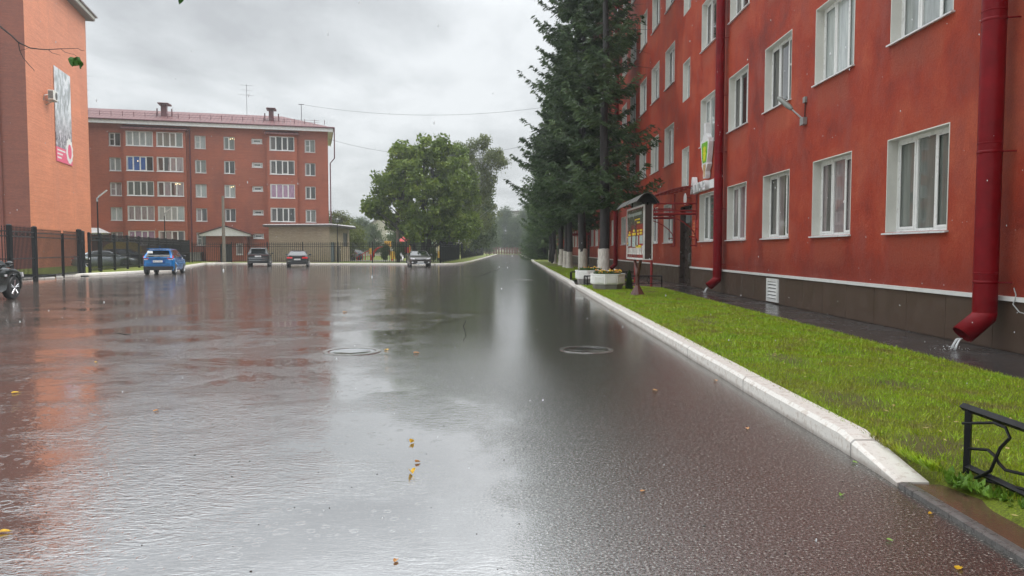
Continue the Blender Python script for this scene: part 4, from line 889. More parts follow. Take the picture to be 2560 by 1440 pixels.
# ================================================================= FENCES
def fence_post(b, p, h, w): b.box((p.x - w / 2, p.y - w / 2, p.z), (p.x + w / 2, p.y + w / 2, p.z + h)); b.hexa([(p.x - w * .6, p.y - w * .6, p.z + h), (p.x + w * .6, p.y - w * .6, p.z + h), (p.x + w * .6, p.y + w * .6, p.z + h), (p.x - w * .6, p.y + w * .6, p.z + h), (p.x - w * .2, p.y - w * .2, p.z + h + .05), (p.x + w * .2, p.y - w * .2, p.z + h + .05), (p.x + w * .2, p.y + w * .2, p.z + h + .05), (p.x - w * .2, p.y + w * .2, p.z + h + .05)])
def pickets(b, p, q, z0, z1, gap, t, tip=.14, lower=True):
    L_ = (q - p).length; n = max(2, int(L_ / gap)); e = (q - p).normalized(); nn = Vector((e.y, -e.x, 0))
    for k in range(1, n):
        c = p + e * (L_ * k / n); a = e * t / 2; m_ = nn * t / 2
        lo = [c - a - m_, c + a - m_, c + a + m_, c - a + m_]
        b.hexa([v + Vector((0, 0, z0)) for v in lo] + [v + Vector((0, 0, z1)) for v in lo])
        if tip:
            w = e * t * 1.3; top = c + Vector((0, 0, z1 + tip)); o_ = Vector((0, 0, z1 + tip * .25)); 
            b.add([c + Vector((0, 0, z1 - .01)), c - w + o_, c + o_ - nn * t * .9, c + w + o_, c + o_ + nn * t * .9, top], [(0, 1, 2), (0, 2, 3), (0, 3, 4), (0, 4, 1), (5, 2, 1), (5, 3, 2), (5, 4, 3), (5, 1, 4)])
def fence(name, posts, z, h, gap, t, rails, label, grp=None, pw=.09, cat='fence', rw=.035, scroll=None, skip=()):
    g = root(name, (posts[0].x, posts[0].y, 0), label, cat, grp)
    for i, p in enumerate(posts):
        b = MB(); fence_post(b, p + Vector((0, 0, z if i not in skip else 0)), h, pw); b.build('post', BLACK, g)
    for p, q in zip(posts[:-1], posts[1:]):
        e = (q - p).normalized(); p2, q2 = p + e * pw * .5, q - e * pw * .5
        b = MB()
        for rz_ in rails: b.bar(p2 + Vector((0, 0, z + rz_)), q2 + Vector((0, 0, z + rz_)), rw)
        b.build('rail', BLACK, g)
        b = MB(); pickets(b, p2, q2, z + .10, z + h - .12, gap, t)
        if scroll:
            L_ = (q2 - p2).length; n = int(L_ / scroll)
            for k in range(n): c = p2 + e * (L_ * (k + .5) / n); b.tube([c + e * .07 * math.cos(a * .7854) + Vector((0, 0, z + (rails[0] + rails[1]) / 2 + .08 * math.sin(a * .7854))) for a in range(9)], .010, 4, cap=False)
        b.build('picket_panel', BLACK, g)
    return g
def fp(u):  # post on the left fence line from its pixel column
    Y = 24050 / (778 - u); return Vector((-13 - .27 * Y, Y, 0))
left_u = [222, 250, 285, 317, 346, 371, 394, 414, 431, 449, 471]
fence('iron_fence', [fp(u) for u in left_u], .12, 2.35, .145, .022, (2.12, 1.92, 1.05, .22), 'tall black spiked iron fence running past the blue car into the yard', 'black iron fences', pw=.12, scroll=.25)
NP = [Vector((-22.1, 28.2, 0)), fp(23), fp(86)]
fence('iron_fence', NP, 0, 2.55, .150, .027, (2.30, 2.08, 1.1, .25), 'black spiked iron fence section at the left edge behind the black car', 'black iron fences', pw=.16, scroll=.25)
gate = root('iron_gate', (fp(150).x, fp(150).y, 0), 'black iron gate leaf between the thick posts in front of the orange wall', 'gate')
b = MB(); g0, g1 = fp(90), fp(154)
for z_ in (2.28, 2.08, 1.1, .25): b.bar(g0 + Vector((0, 0, z_)), g1 + Vector((0, 0, z_)), .035)
b.bar(g1 + Vector((0, 0, .12)), g1 + Vector((0, 0, 2.35)), .06); b.bar(g0 + Vector((0, 0, .12)), g0 + Vector((0, 0, 2.35)), .06); b.build('gate_frame', BLACK, gate)
b = MB(); pickets(b, g0, g1, .14, 2.38, .150, .026); b.build('picket_panel', BLACK, gate)
gate = root('iron_gate', (fp(200).x, fp(200).y, 0), 'second black iron gate leaf nearer the green lawn patch', 'gate')
b = MB(); g0, g1 = fp(157), fp(195)
for z_ in (2.28, 2.08, 1.1, .25): b.bar(g0 + Vector((0, 0, z_)), g1 + Vector((0, 0, z_)), .035)
b.bar(g0 + Vector((0, 0, .02)), g0 + Vector((0, 0, 2.35)), .06); b.build('gate_frame', BLACK, gate)
b = MB(); pickets(b, g0, g1, .14, 2.38, .150, .026); b.build('picket_panel', BLACK, gate)
gp_ = root('gate_post', (fp(197).x, fp(197).y, 0), 'thick black gate post standing on the asphalt left of the lawn corner', 'post')
b = MB(); fence_post(b, fp(197) - Vector((0, 0, .02)), 2.62, .2); b.build('column', BLACK, gp_); b = MB(); b.box((fp(197).x - .35, fp(197).y - .25, 0), (fp(197).x + .35, fp(197).y + .25, .05)); b.build('base_plate', BLACK, gp_)
gp_ = root('gate_post', (fp(219).x, fp(219).y, 0), 'thick black gate post where the long iron fence begins', 'post')
b = MB(); fence_post(b, fp(218) - Vector((0, .5, .02)), 2.55, .18); b.build('column', BLACK, gp_); b = MB(); b.box((fp(218).x - .35, fp(218).y - .75, 0), (fp(218).x + .35, fp(218).y - .25, .05)); b.build('base_plate', BLACK, gp_)
bk = [Vector((at(u, 620, Y).x, Y, 0)) for u, Y in ((480, 79.5), (578.8, 78.8), (668, 78.1), (757, 77.4), (845, 76.7), (930.8, 76.0), (1016, 75.4), (1100, 74.8))]
fence('iron_fence', bk, .12, 2.15, .21, .036, (1.95, 1.72, .18), 'open black picket fence across the far side of the yard', 'black iron fences', pw=.1)
sd1 = [Vector((-7.2 + .0 * k, 74.8 + 2.9 * k, 0)) for k in range(10)]
fence('iron_fence', sd1, .12, 2.2, .125, .024, (1.95, 1.72, .18), 'black fence turning along the street behind the parked grey car', 'black iron fences', pw=.1)
sd2 = [Vector((-7.2 + .01 * k, 105 + 4.0 * k, 0)) for k in range(20)]
fence('iron_fence', sd2, .12, 2.2, .14, .028, (1.95, 1.72, .18), 'farther black fence along the street under the birches', 'black iron fences', pw=.1)
# brown fence closing the street
g = root('board_fence', (2, 236, 0), 'reddish brown board fence closing off the far end of the street', 'fence')
b = MB()
for k in range(70): b.box((-24 + k * .85, 236, .1), (-24 + k * .85 + .55, 236.08, 2.1 + .1 * (k % 3)))
b.box((-24, 236.09, .5), (36, 236.15, .65)); b.box((-24, 236.09, 1.6), (36, 236.15, 1.75)); b.build('boards', M('red_brown_boards', (0.13, 0.05, 0.035), 0.6, 0.3), g)
# low garden rails either side of the entrance path
def low_rail(p, q, n, label, h=.42, z=.05, grp='low black garden rails by the entrance path'):
    g = root('garden_rail', p, label, 'railing', grp); p, q = Vector(p), Vector(q); e = (q - p) / n; f_ = MB(); d_ = MB()
    for k in range(n + 1): c = p + e * k; f_.bar(c + Vector((0, 0, z - .05)), c + Vector((0, 0, z + h)), .03)
    f_.bar(p + Vector((0, 0, z + h)), q + Vector((0, 0, z + h)), .035); f_.bar(p + Vector((0, 0, z + .12)), q + Vector((0, 0, z + .12)), .02); f_.build('frame', BLACK, g)
    for k in range(n):
        d_ = MB(); c = p + e * (k + .5); u_ = e.normalized()
        d_.tube([c + Vector((0, 0, z + .12)), c - u_ * .05 + Vector((0, 0, z + .12 + (h - .12) * .5)), c + Vector((0, 0, z + h))], .012, 5)
        d_.tube([c + Vector((0, 0, z + .12)), c + u_ * .05 + Vector((0, 0, z + .12 + (h - .12) * .5)), c + Vector((0, 0, z + h))], .012, 5)
        d_.build('scrollwork', BLACK, g)
low_rail((2.82, 28.9, 0), (5.85, 28.9, 0), 3, 'low black garden rail on the near side of the entrance path')
low_rail((2.84, 27.9, 0), (2.82, 28.85, 0), 1, 'short end piece of low black rail beside the front planter')
low_rail((2.75, 34.2, 0), (5.8, 34.2, 0), 3, 'low black garden rail on the far side of the entrance path')
low_rail((2.62, 33.2, 0), (2.75, 34.15, 0), 1, 'short end piece of low black rail beyond the rear planter')
# near rail, bottom right
g = root('garden_rail', (2.88, 4.66, .1), 'low black iron garden rail with bent bars in the lower right corner', 'railing')
f_ = MB(); X = 2.88; z0 = .06; zt = .50
for y in (4.62, 2.9, 1.2): f_.bar((X, y, z0 - .04), (X, y, zt), .036)
f_.bar((X, 4.68, zt), (X, 1.1, zt), .036); f_.bar((X, 4.62, z0 + .07), (X, 1.2, z0 + .07), .03); f_.build('frame', BLACK, g)
d_ = MB()
for y in (4.62, 2.9):
    d_.tube([(X - .02, y + .02, .40), (X - .02, y - .28, .475), (X - .02, y - .38, .47), (X - .02, y - .42, .42), (X - .02, y - .34, .34), (X - .02, y - .30, .26), (X - .02, y - .26, .18), (X - .02, y - .12, .09)], .010, 6)
    d_.tube([(X + .0, y + .02, .24), (X, y - .2, .29), (X, y - .27, .27), (X, y - .3, .24), (X, y - .36, .215), (X, y - .75, .27)], .010, 6)
    d_.tube([(X, y - .2, .10), (X, y - .8, .20), (X, y - 1.4, .12)], .010, 6)
d_.build('bent_bars', BLACK, g)
# ================================================================= CARS
GLASS = NT('car_glass').set(color=(0.012, 0.014, 0.015), rough=0.03, ior=1.6, coat=0.5)
TYRE = M('tyre_rubber', (0.012, 0.012, 0.013), 0.55, 0.2); RIM = M('alloy_rim', (0.55, 0.56, 0.58), 0.25, 0.1, metal=0.8); BLKPL = M('black_plastic', (0.014, 0.014, 0.015), 0.4, 0.2)
TAIL = M('tail_lamp_red', (0.60, 0.03, 0.035), 0.15, 0.1, coat=0.8); TAILW = M('lamp_clear', (0.62, 0.62, 0.64), 0.12, 0.1, coat=0.8); PLATEM = M('number_plate_white', (0.68, 0.68, 0.66), 0.4, 0.05); CHROME = M('chrome_strip', (0.55, 0.56, 0.57), 0.15, 0.05, metal=0.9)
def car(pos, head, label, P, group='parked cars'):
    """car pointing along its local +x; P holds its measurements. pos = ground point under its centre, head = heading angle in degrees"""
    g = root('parked_car', (pos[0], pos[1], 0), label, 'car', group, R(head))
    L, Wd, zb, xa_f, xa_r, r = P['L'], P['W'], P['zb'], P['xf'], P['xr'], P['r']; hw = Wd / 2; prof = P['prof']; pm = P['paint']
    def top(x):
        for (a, za), (b, zb_) in zip(prof[:-1], prof[1:]):
            if a <= x <= b: k = (x - a) / (b - a); k = k * k * (3 - 2 * k) * .5 + k * .5; return za + (zb_ - za) * k
        return prof[0][1] if x < prof[0][0] else prof[-1][1]
    N = 64; ra = r * 1.14; rows = []
    xs = [-L / 2 + L * i / N for i in range(N + 1)]
    for x in xs:
        e = abs(x) / (L / 2); pw = 1 - 0.13 * max(0, (e - .72) / .28) ** 2.2 - (0.05 * max(0, (e - .97) / .03))
        zt = top(x); lo = zb + 0.10 * max(0, (e - .9) / .1) ** 2
        for xa in (xa_f, xa_r):
            dx = abs(x - xa)
            if dx < ra: lo = max(lo, r + math.sqrt(ra * ra - dx * dx) * 1.0)
        lo = min(lo, zt - .12); h = zt - lo; w = hw * pw; ex = 0
        sec = [(w * .90, lo), (w * .975, lo + h * .12), (w * 1.0, lo + h * .38), (w * .992, lo + h * .62), (w * .965, lo + h * .82), (w * .90, zt - .035), (w * .80, zt), (w * .45, zt + .022), (0, zt + .03)]
        rows.append([(y, z) for y, z in sec])
    # tuck the ends: bumpers rounded in plan
    b = MB(); K = len(rows[0]); full = []
    for x, sec in zip(xs, rows):
        ring = []
        for sgn in (1, -1):
            ss = sec if sgn == 1 else list(reversed(sec))[1:]
            for y, z in ss:
                e = abs(x) / (L / 2); xx = x
                if e > .8: xx = x - math.copysign(1, x) * (e - .8) / .2 * (.22 * (abs(y) / hw) ** 2.6 + P.get('rake', .08) * max(0, (z - .55)) )
                ring.append((xx, sgn * y, z))
        full.append(ring)
    n = len(full[0]); vs = [q for rg in full for q in rg]
    fs = [(i * n + k, i * n + k + 1, (i + 1) * n + k + 1, (i + 1) * n + k) for i in range(N) for k in range(n - 1)]
    # front and rear faces joined left-right row by row
    for i in (0, N):
        for k in range(K - 1): fs.append((i * n + k, i * n + k + 1, i * n + n - 2 - k, i * n + n - 1 - k))
    b.add(vs, fs); b.build('body', pm, g, smooth=True, local=True)
    u = MB(); u.box((-L / 2 + .35, -hw + .28, zb + .02), (L / 2 - .35, hw - .28, .62)); u.box((-L / 2 + .1, -hw + .16, zb + .06), (-L / 2 + .4, hw - .16, .45)); u.box((L / 2 - .45, -hw + .2, zb + .06), (L / 2 - .12, hw - .2, .45))
    for xa in (xa_f, xa_r):
        for s in (1, -1): u.box((xa - ra * .98, min(s * (hw - .30), s * (hw - .28)), r * .9), (xa + ra * .98, max(s * (hw - .30), s * (hw - .28)), r + ra))
    u.build('underbody', BLKPL, g, local=True)
    # cabin
    c0, c1, c2, c3, zc0, zc3, zr = P['cab']   # rear base x, rear roof x, front roof x, front base x, base heights, roof height
    wb, wr = hw * .90, hw * P.get('roofw', .68)
    def cab(s, t, side):  # s 0..1 back to front, t 0..1 up
        xb = c0 + (c3 - c0) * s; xt = c1 + (c2 - c1) * s; zb_ = zc0 + (zc3 - zc0) * s; zt = zr + P.get('crown', .05) * (1 - (2 * s - 1) ** 2) - P.get('roofdrop', .0) * (1 - s)
        return Vector((xb + (xt - xb) * t, side * (wb + (wr - wb) * t ** 1.25), zb_ + (zt - zb_) * t))
    m_ = MB(); ns, nt = 14, 6; ring = []
    for i in range(ns + 1):
        s = i / ns; a = [cab(s, j / nt, 1) for j in range(nt + 1)]; top_a = a[-1]; mid = [Vector((top_a.x + (.02 if s > .5 else -.02) * (1 - abs(q)), top_a.y * q, top_a.z + .03 * (1 - q * q))) for q in (.85, .5, 0, -.5, -.85)]
        bside = [Vector((v_.x, -v_.y, v_.z)) for v_ in reversed(a)]; ring.append(a + mid + bside)
    n2 = len(ring[0]); vs = [q for rg in ring for q in rg]; fs = [(i * n2 + k, i * n2 + k + 1, (i + 1) * n2 + k + 1, (i + 1) * n2 + k) for i in range(ns) for k in range(n2 - 1)]
    for i in (0, ns):
        for k in range(n2 // 2): 
            a_, b_ = i * n2 + k, i * n2 + n2 - 1 - k
            if k + 1 < n2 - 2 - k: fs.append((a_, a_ + 1, b_ - 1, b_))
            elif k + 1 == n2 - 2 - k: fs.append((a_, a_ + 1, b_))
    m_.add(vs, fs); m_.build('roof', P.get('roofpaint', pm), g, smooth=True, local=True)
    def panel(name, pts, mat, off, n_=4):
        """pane following the cabin surface"""
        q = MB(); a, b2_, c_, d = pts; vs = []; 
        for j in range(n_ + 1):
            for i in range(n_ + 1):
                p = a.lerp(b2_, i / n_).lerp(d.lerp(c_, i / n_), j / n_); vs.append(p + off)
        fs = [(j * (n_ + 1) + i, j * (n_ + 1) + i + 1, (j + 1) * (n_ + 1) + i + 1, (j + 1) * (n_ + 1) + i) for j in range(n_) for i in range(n_)]
        q.add(vs, fs); return q.build(name, mat, g, local=True, smooth='all')
    for side in (1, -1):
        wn_ = P.get('wins', [(.10, .32), (.34, .62), (.64, .90)])
        for (s0, s1) in wn_:
            q = MB(); vs = []; nn = 6
            for j in range(nn + 1):
                t = .06 + (.90 - .06) * j / nn
                for i in range(2): vs.append(cab(s0 if i == 0 else s1, t, side) + Vector((0, side * .012, 0.0)))
            q.add(vs, [(j * 2, j * 2 + 1, j * 2 + 3, j * 2 + 2) for j in range(nn)]); q.build('side_window', GLASS, g, local=True, smooth='all')
        mi = MB(); p = cab(.90, .08, side); mi.ball((p.x, side * (hw + .08), p.z + .06), .09, 10, 7, (.7, 1.25, .8)); mi.tube([(p.x, p.y, p.z + .0), (p.x, side * (hw + .02), p.z + .03)], .025, 6); mi.build('side_mirror', P.get('mirror', pm), g, smooth='all', local=True)
    def end_glass(name, s, off, t0=.08, t1=.92, k=.93):
        return panel(name, (cab(s, t0, k), cab(s, t0, -k), cab(s, t1, -k * .98), cab(s, t1, k * .98)), GLASS, off)
    end_glass('windscreen', 1.0, Vector((.035, 0, .02)), .03, .94); rg_ = end_glass('rear_window', 0.0, Vector((-.035, 0, .02)), P.get('rg0', .12), .88, .86)
    # wheels
    for xa in (xa_f, xa_r):
        for side in (1, -1):
            wc = (xa, side * (hw - .12), r); t_ = MB(); t_.lathe((0, 0, 0), [(r * .70, -.105), (r * .93, -.11), (r, -.08), (r, .08), (r * .93, .11), (r * .70, .105)], 28, 'y')
            w_ = bpy.data.objects.new('wheel', None); w_ = t_.build('wheel', TYRE, g, smooth=True, local=True); w_.location = wc
            m2 = MB(); sy = side * .1
            m2.lathe((0, side * .085, 0), [(r * .72, -.01), (r * .72, .012), (r * .66, .012), (r * .66, -.01)], 28, 'y'); m2.lathe((0, side * .09, 0), [(r * .13, -.02), (r * .13, .014)], 12, 'y')
            for k in range(5):
                a = k * 1.2566 + .3
                for da in ((-.10, .10) if P.get('twin') else (0,)):
                    m2.bar((math.cos(a + da) * r * .1, side * .09, math.sin(a + da) * r * .1), (math.cos(a + da * 1.6) * r * .69, side * .088, math.sin(a + da * 1.6) * r * .69), .05 if not P.get('twin') else .035, .062 if not P.get('twin') else .04)
            m2.build('rim', RIM, w_, local=True)
            m3 = MB(); m3.lathe((0, side * .04, 0), [(r * .68, -.01), (r * .68, .0)], 24, 'y'); m3.build('brake_disc', BLKPL, w_, local=True)
    # end furniture: given as patches on the rear/front skin
    def skin(end, y, z):  # x of the end face at height z and offset y
        s = 1 if end == 'f' else -1; x = s * L / 2
        return x - s * (.22 * (abs(y) / hw) ** 2.6 + P.get('rake', .08) * max(0, z - .55))
    def patch(name, end, y0, y1, z0, z1, mat, th=.015, skew=0, nseg=6):
        q = MB(); s = 1 if end == 'f' else -1; vs = []
        for i in range(nseg + 1):
            y = y0 + (y1 - y0) * i / nseg; a = z0 + skew * i / nseg; b_ = z1 + skew * i / nseg * .5
            vs += [(skin(end, y, a) + s * th, y, a), (skin(end, y, b_) + s * th, y, b_), (skin(end, y, b_) - s * .05, y, b_), (skin(end, y, a) - s * .05, y, a)]
        fs = [(i * 4 + k, i * 4 + (k + 1) % 4, (i + 1) * 4 + (k + 1) % 4, (i + 1) * 4 + k) for i in range(nseg) for k in range(4)] + [(0, 1, 2, 3), tuple(nseg * 4 + k for k in (3, 2, 1, 0))]
        q.add(vs, fs); return q.build(name, mat, g, local=True)
    for it in P['ends']:
        nm, end, y0, y1, z0, z1, mt = it[:7]; kw = it[7] if len(it) > 7 else {}
        sym = kw.get('sym', True); kw = {k: v for k, v in kw.items() if k != 'sym'}
        if sym and y0 > 0: patch(nm, end, y0, y1, z0, z1, mt, **kw); patch(nm, end, -y0, -y1, z0, z1, mt, **kw)
        else: patch(nm, end, y0, y1, z0, z1, mt, **kw)
    def plate(end, z, wd=.52, h=.11):
        s = 1 if end == 'f' else -1; x = skin(end, 0, z) + s * .022; q = MB(); q.box((x - .008, -wd / 2, z - h / 2), (x + .008, wd / 2, z + h / 2)); o = q.build('number_plate', PLATEM, g, local=True)
        q = MB(); rr = random.Random(int(L * 100)); y = -wd * .42
        for k in range(8):
            w_ = rr.uniform(.022, .036); q.box((x + s * .008, y, z - .03), (x + s * .0095, y + w_, z + rr.uniform(.015, .032))); y += .055 + (.012 if k in (0, 3, 5) else 0)
        q.build('plate_characters', M('plate_ink', (0.10, 0.10, 0.12), 0.5), o, local=True)
        o2 = o; return o
    for e_, z_ in P['plates']: plate(e_, z_)
    if P.get('extra'): P['extra'](g, P, skin, cab)
    # door seams and handles on both flanks
    q = MB()
    for side in (1, -1):
        for xh in P.get('handles', (-.35, .55)): q.box((xh - .1, side * (hw - .012) - .012, zc0 - .12), (xh + .1, side * (hw - .012) + .02, zc0 - .085))
    q.build('door_handles', P.get('mirror', pm), g, local=True)
    return g
BLUE = paint('blue_car_paint', (0.0, 0.15, 0.42), 0.35, 0.25); BLK1 = paint('black_car_paint', (0.004, 0.0045, 0.005), 0.0, 0.3, coat=0.25); BLK2 = paint('graphite_car_paint', (0.006, 0.007, 0.008), 0.0, 0.3, coat=0.3); GREYB = paint('bronze_grey_car_paint', (0.035, 0.031, 0.029), 0.2, 0.3, coat=0.4); SILV = paint('silver_car_paint', (0.42, 0.46, 0.48), 0.5, 0.25); NAVY = paint('navy_car_paint', (0.015, 0.028, 0.09), 0.3, 0.2); DGREEN = paint('dark_grey_green_car_paint', (0.014, 0.018, 0.019), 0.2, 0.25, coat=0.6)
def x_blue(g, P, skin, cab):
    q = MB(); q.box((-1.9, -.62, 1.545), (-1.58, .62, 1.575)); q.tube([(-1.3, 0, 1.58), (-1.42, 0, 1.70)], .012, 5); q.build('spoiler', BLUE, g, local=True)
    q = MB(); q.tube([(-2.12, 0, 1.08), (-2.10, -.25, 1.14), (-2.09, -.34, 1.12)], .018, 6); q.build('rear_wiper', BLKPL, g, local=True)
    q = MB(); q.box((-2.0, .28, 1.28), (-1.965, .58, 1.42)); q.build('window_sticker', WHITE, g, local=True)
hatch = dict(L=4.16, W=1.78, zb=.24, xf=1.30, xr=-1.29, r=.335, rake=.16, paint=BLUE, roofpaint=BLUE, mirror=BLKPL, cab=(-2.0, -1.55, .35, 1.28, 1.0, .98, 1.50), roofw=.66, crown=.05, roofdrop=.02, rg0=.12,
    prof=[(-2.08, .98), (-1.9, 1.03), (-1.0, 1.02), (1.0, .98), (1.3, .96), (1.85, .82), (2.08, .66)], plates=[('r', .80)], wins=[(.10, .24), (.27, .52), (.55, .90)], extra=x_blue,
    ends=[('tail_light', 'r', .52, .84, .92, 1.10, TAIL, dict(skew=.06, th=.02)), ('tail_light_lens', 'r', .58, .80, .885, .925, TAILW), ('bumper', 'r', -.82, .82, .28, .50, BLKPL, dict(th=.02, nseg=16)), ('bumper_crease', 'r', -.8, .8, .585, .61, BLUE, dict(th=.05, nseg=16)), ('tailgate_crease', 'r', -.55, .55, .925, .94, BLUE, dict(th=.04, nseg=12)), ('plate_recess', 'r', -.36, .36, .73, .87, M('deep_blue_recess', (0.005, 0.06, 0.25), 0.3), dict(th=.008)), ('seam', 'r', -.66, .66, .655, .665, BLKPL, dict(th=.006, nseg=12)),
          ('headlight', 'f', .45, .8, .62, .76, TAILW), ('grille', 'f', -.4, .4, .45, .7, BLKPL)])
def place_car(u_rear, Y, head, L):  # centre of rear face given
    x = at(u_rear, 650, Y).x; h = R(head); return (x + math.cos(h) * L / 2, Y + math.sin(h) * L / 2)
car(place_car(394, 44.0, 104, 4.16), 104, 'bright blue hatchback with red tail lights parked at the kerb, seen from behind', hatch)
def x_suv(g, P, skin, cab):
    q = MB(); q.box((-2.2, -.6, 1.60), (-1.78, .6, 1.64)); q.build('spoiler', SILV, g, local=True)
    q = MB()
    for s in (1, -1): q.tube([(-1.7, s * .58, 1.64), (-1.4, s * .6, 1.70), (.1, s * .6, 1.71), (.4, s * .58, 1.66)], .022, 6)
    q.build('roof_rails', CHROME, g, local=True)
    q = MB(); q.tube([(-2.35, 0, 1.12), (-2.30, -.3, 1.17), (-2.29, -.36, 1.17)], .02, 6); q.build('rear_wiper', BLKPL, g, local=True)
suv = dict(L=4.75, W=1.90, zb=.27, xf=1.45, xr=-1.35, r=.37, rake=.14, paint=BLK2, cab=(-2.25, -1.72, .35, 1.35, 1.08, 1.06, 1.60), roofw=.68, crown=.05, rg0=.15, prof=[(-2.37, 1.02), (-2.15, 1.11), (-1, 1.10), (1.1, 1.06), (1.5, 1.04), (2.1, .92), (2.37, .75)], plates=[('r', .92)], wins=[(.08, .26), (.29, .54), (.57, .90)], extra=x_suv,
    ends=[('tail_light', 'r', .12, .88, 1.0, 1.045, M('dark_tail_strip', (0.10, 0.02, 0.02), 0.2), dict(th=.02, nseg=8)), ('chrome_strip', 'r', -.84, .84, .74, .775, CHROME, dict(th=.04, nseg=16)), ('bumper', 'r', -.86, .86, .30, .52, BLKPL, dict(th=.025, nseg=16)), ('chrome_strip', 'r', -.78, .78, .56, .585, CHROME, dict(th=.035, nseg=16)), ('headlight', 'f', .5, .85, .78, .9, TAILW), ('grille', 'f', -.5, .5, .5, .85, BLKPL)])
car(place_car(645, 64.6, 105, 4.75), 105, 'black sport utility car with roof rails parked left of the low black sedan', suv)
sedan = dict(L=4.9, W=1.87, zb=.20, xf=1.50, xr=-1.38, r=.335, rake=.10, paint=BLK1, cab=(-1.95, -1.05, .35, 1.35, .97, .95, 1.36), roofw=.66, crown=.05, rg0=.06, prof=[(-2.45, .90), (-2.3, .97), (-1.9, .98), (1.0, .96), (1.35, .94), (2.1, .80), (2.45, .62)], plates=[('r', .66)], wins=[(.10, .22), (.25, .52), (.55, .90)],
    ends=[('tail_light', 'r', .40, .86, .74, .87, TAIL, dict(th=.02, nseg=8)), ('deck_lip', 'r', -.7, .7, .93, .96, BLK1, dict(th=.04, nseg=12)), ('bumper_crease', 'r', .45, .85, .50, .53, CHROME, dict(th=.02)), ('bumper', 'r', -.7, .7, .24, .40, BLKPL, dict(th=.02, nseg=12)), ('headlight', 'f', .45, .85, .6, .72, TAILW), ('grille', 'f', -.45, .45, .35, .68, BLKPL)])
car(place_car(743, 63.3, 104, 4.9), 104, 'low black sedan with wide red tail lights in front of the sand brick shed', sedan)
def x_mond(g, P, skin, cab):
    q = MB(); q.tube([(2.36, -.42, .33), (2.39, -.2, .28), (2.40, .2, .28), (2.36, .42, .33)], .022, 6); q.build('chrome_lip', CHROME, g, local=True)
liftb = dict(L=4.8, W=1.88, zb=.22, xf=1.48, xr=-1.37, r=.335, rake=.22, paint=GREYB, cab=(-2.0, -1.15, .25, 1.30, .98, .96, 1.36), roofw=.68, crown=.05, prof=[(-2.4, .95), (-2.2, 1.02), (-1, 1.0), (1.0, .98), (1.35, .95), (2.0, .82), (2.4, .66)], plates=[('f', .44)], extra=x_mond,
    ends=[('headlight', 'f', .52, .84, .66, .78, TAILW, dict(th=.02, skew=.05)), ('grille', 'f', -.45, .45, .32, .50, BLKPL, dict(th=.01, nseg=10)), ('upper_grille', 'f', -.34, .34, .62, .67, BLKPL, dict(th=.012)), ('chrome_strip', 'f', -.36, .36, .675, .695, CHROME, dict(th=.02)), ('fog_lamp', 'f', .62, .76, .38, .45, TAILW, dict(th=.01)), ('tail_light', 'r', .5, .85, .8, .93, TAIL)])
x = at(1047, 650, 65.5).x; car((x, 65.5), -79, 'dark grey car facing the camera, parked alone near the street corner', liftb)
# black car at the left edge: only its front wheel and wing are in the photo
hd = 98; L = 4.35; h = R(hd); fw = Vector((-15.25, 22.5, 0)); off = 1.32
side = Vector((math.sin(h), -math.cos(h), 0)); c_ = fw - side * (.90 - .12) - Vector((math.cos(h), math.sin(h), 0)) * off
sm = dict(L=4.3, W=1.80, zb=.24, xf=1.32, xr=-1.30, r=.345, rake=.20, paint=DGREEN, cab=(-1.95, -1.4, .2, 1.25, 1.0, .98, 1.50), roofw=.68, twin=True, prof=[(-2.15, .98), (-1.9, 1.05), (-1, 1.04), (.9, 1.0), (1.25, .97), (1.8, .86), (2.15, .62)], plates=[('f', .5), ('r', .8)],
    ends=[('headlight', 'f', .50, .84, .66, .80, TAILW, dict(th=.02)), ('grille', 'f', -.45, .45, .42, .62, BLKPL), ('tail_light', 'r', .5, .84, .85, 1.0, TAIL)])
gcar = car((c_.x, c_.y), hd, 'dark grey green car cut off by the left photo edge, alloy front wheel showing', sm)
q = MB(); q.box((.75, -.915, .70), (.85, -.885, .76)); q.build('side_indicator', TAILW, gcar, local=True)
silv = dict(sedan); silv.update(paint=SILV, ends=[('tail_light', 'r', .5, .86, .74, .87, TAIL), ('headlight', 'f', .45, .85, .6, .72, TAILW), ('grille', 'f', -.45, .45, .35, .68, BLKPL)])
x = at(266, 640, 60).x; car((x, 60), 20, 'silver sedan parked behind the tall fence left of the blue car', silv, 'cars parked behind the fence')
nv = dict(hatch); nv.update(paint=NAVY, roofpaint=NAVY, extra=None); x = at(312, 640, 64).x; car((x, 64.2), 14, 'navy blue car half hidden behind the fence between the silver car and the yellow oval', nv, 'cars parked behind the fence')
nv2 = dict(hatch); nv2.update(paint=SILV, roofpaint=SILV, extra=None, mirror=SILV); x = at(869, 640, 98).x; car((x, 98), 160, 'small pale car far off beyond the right end of the brick shed', nv2, 'cars parked behind the fence')
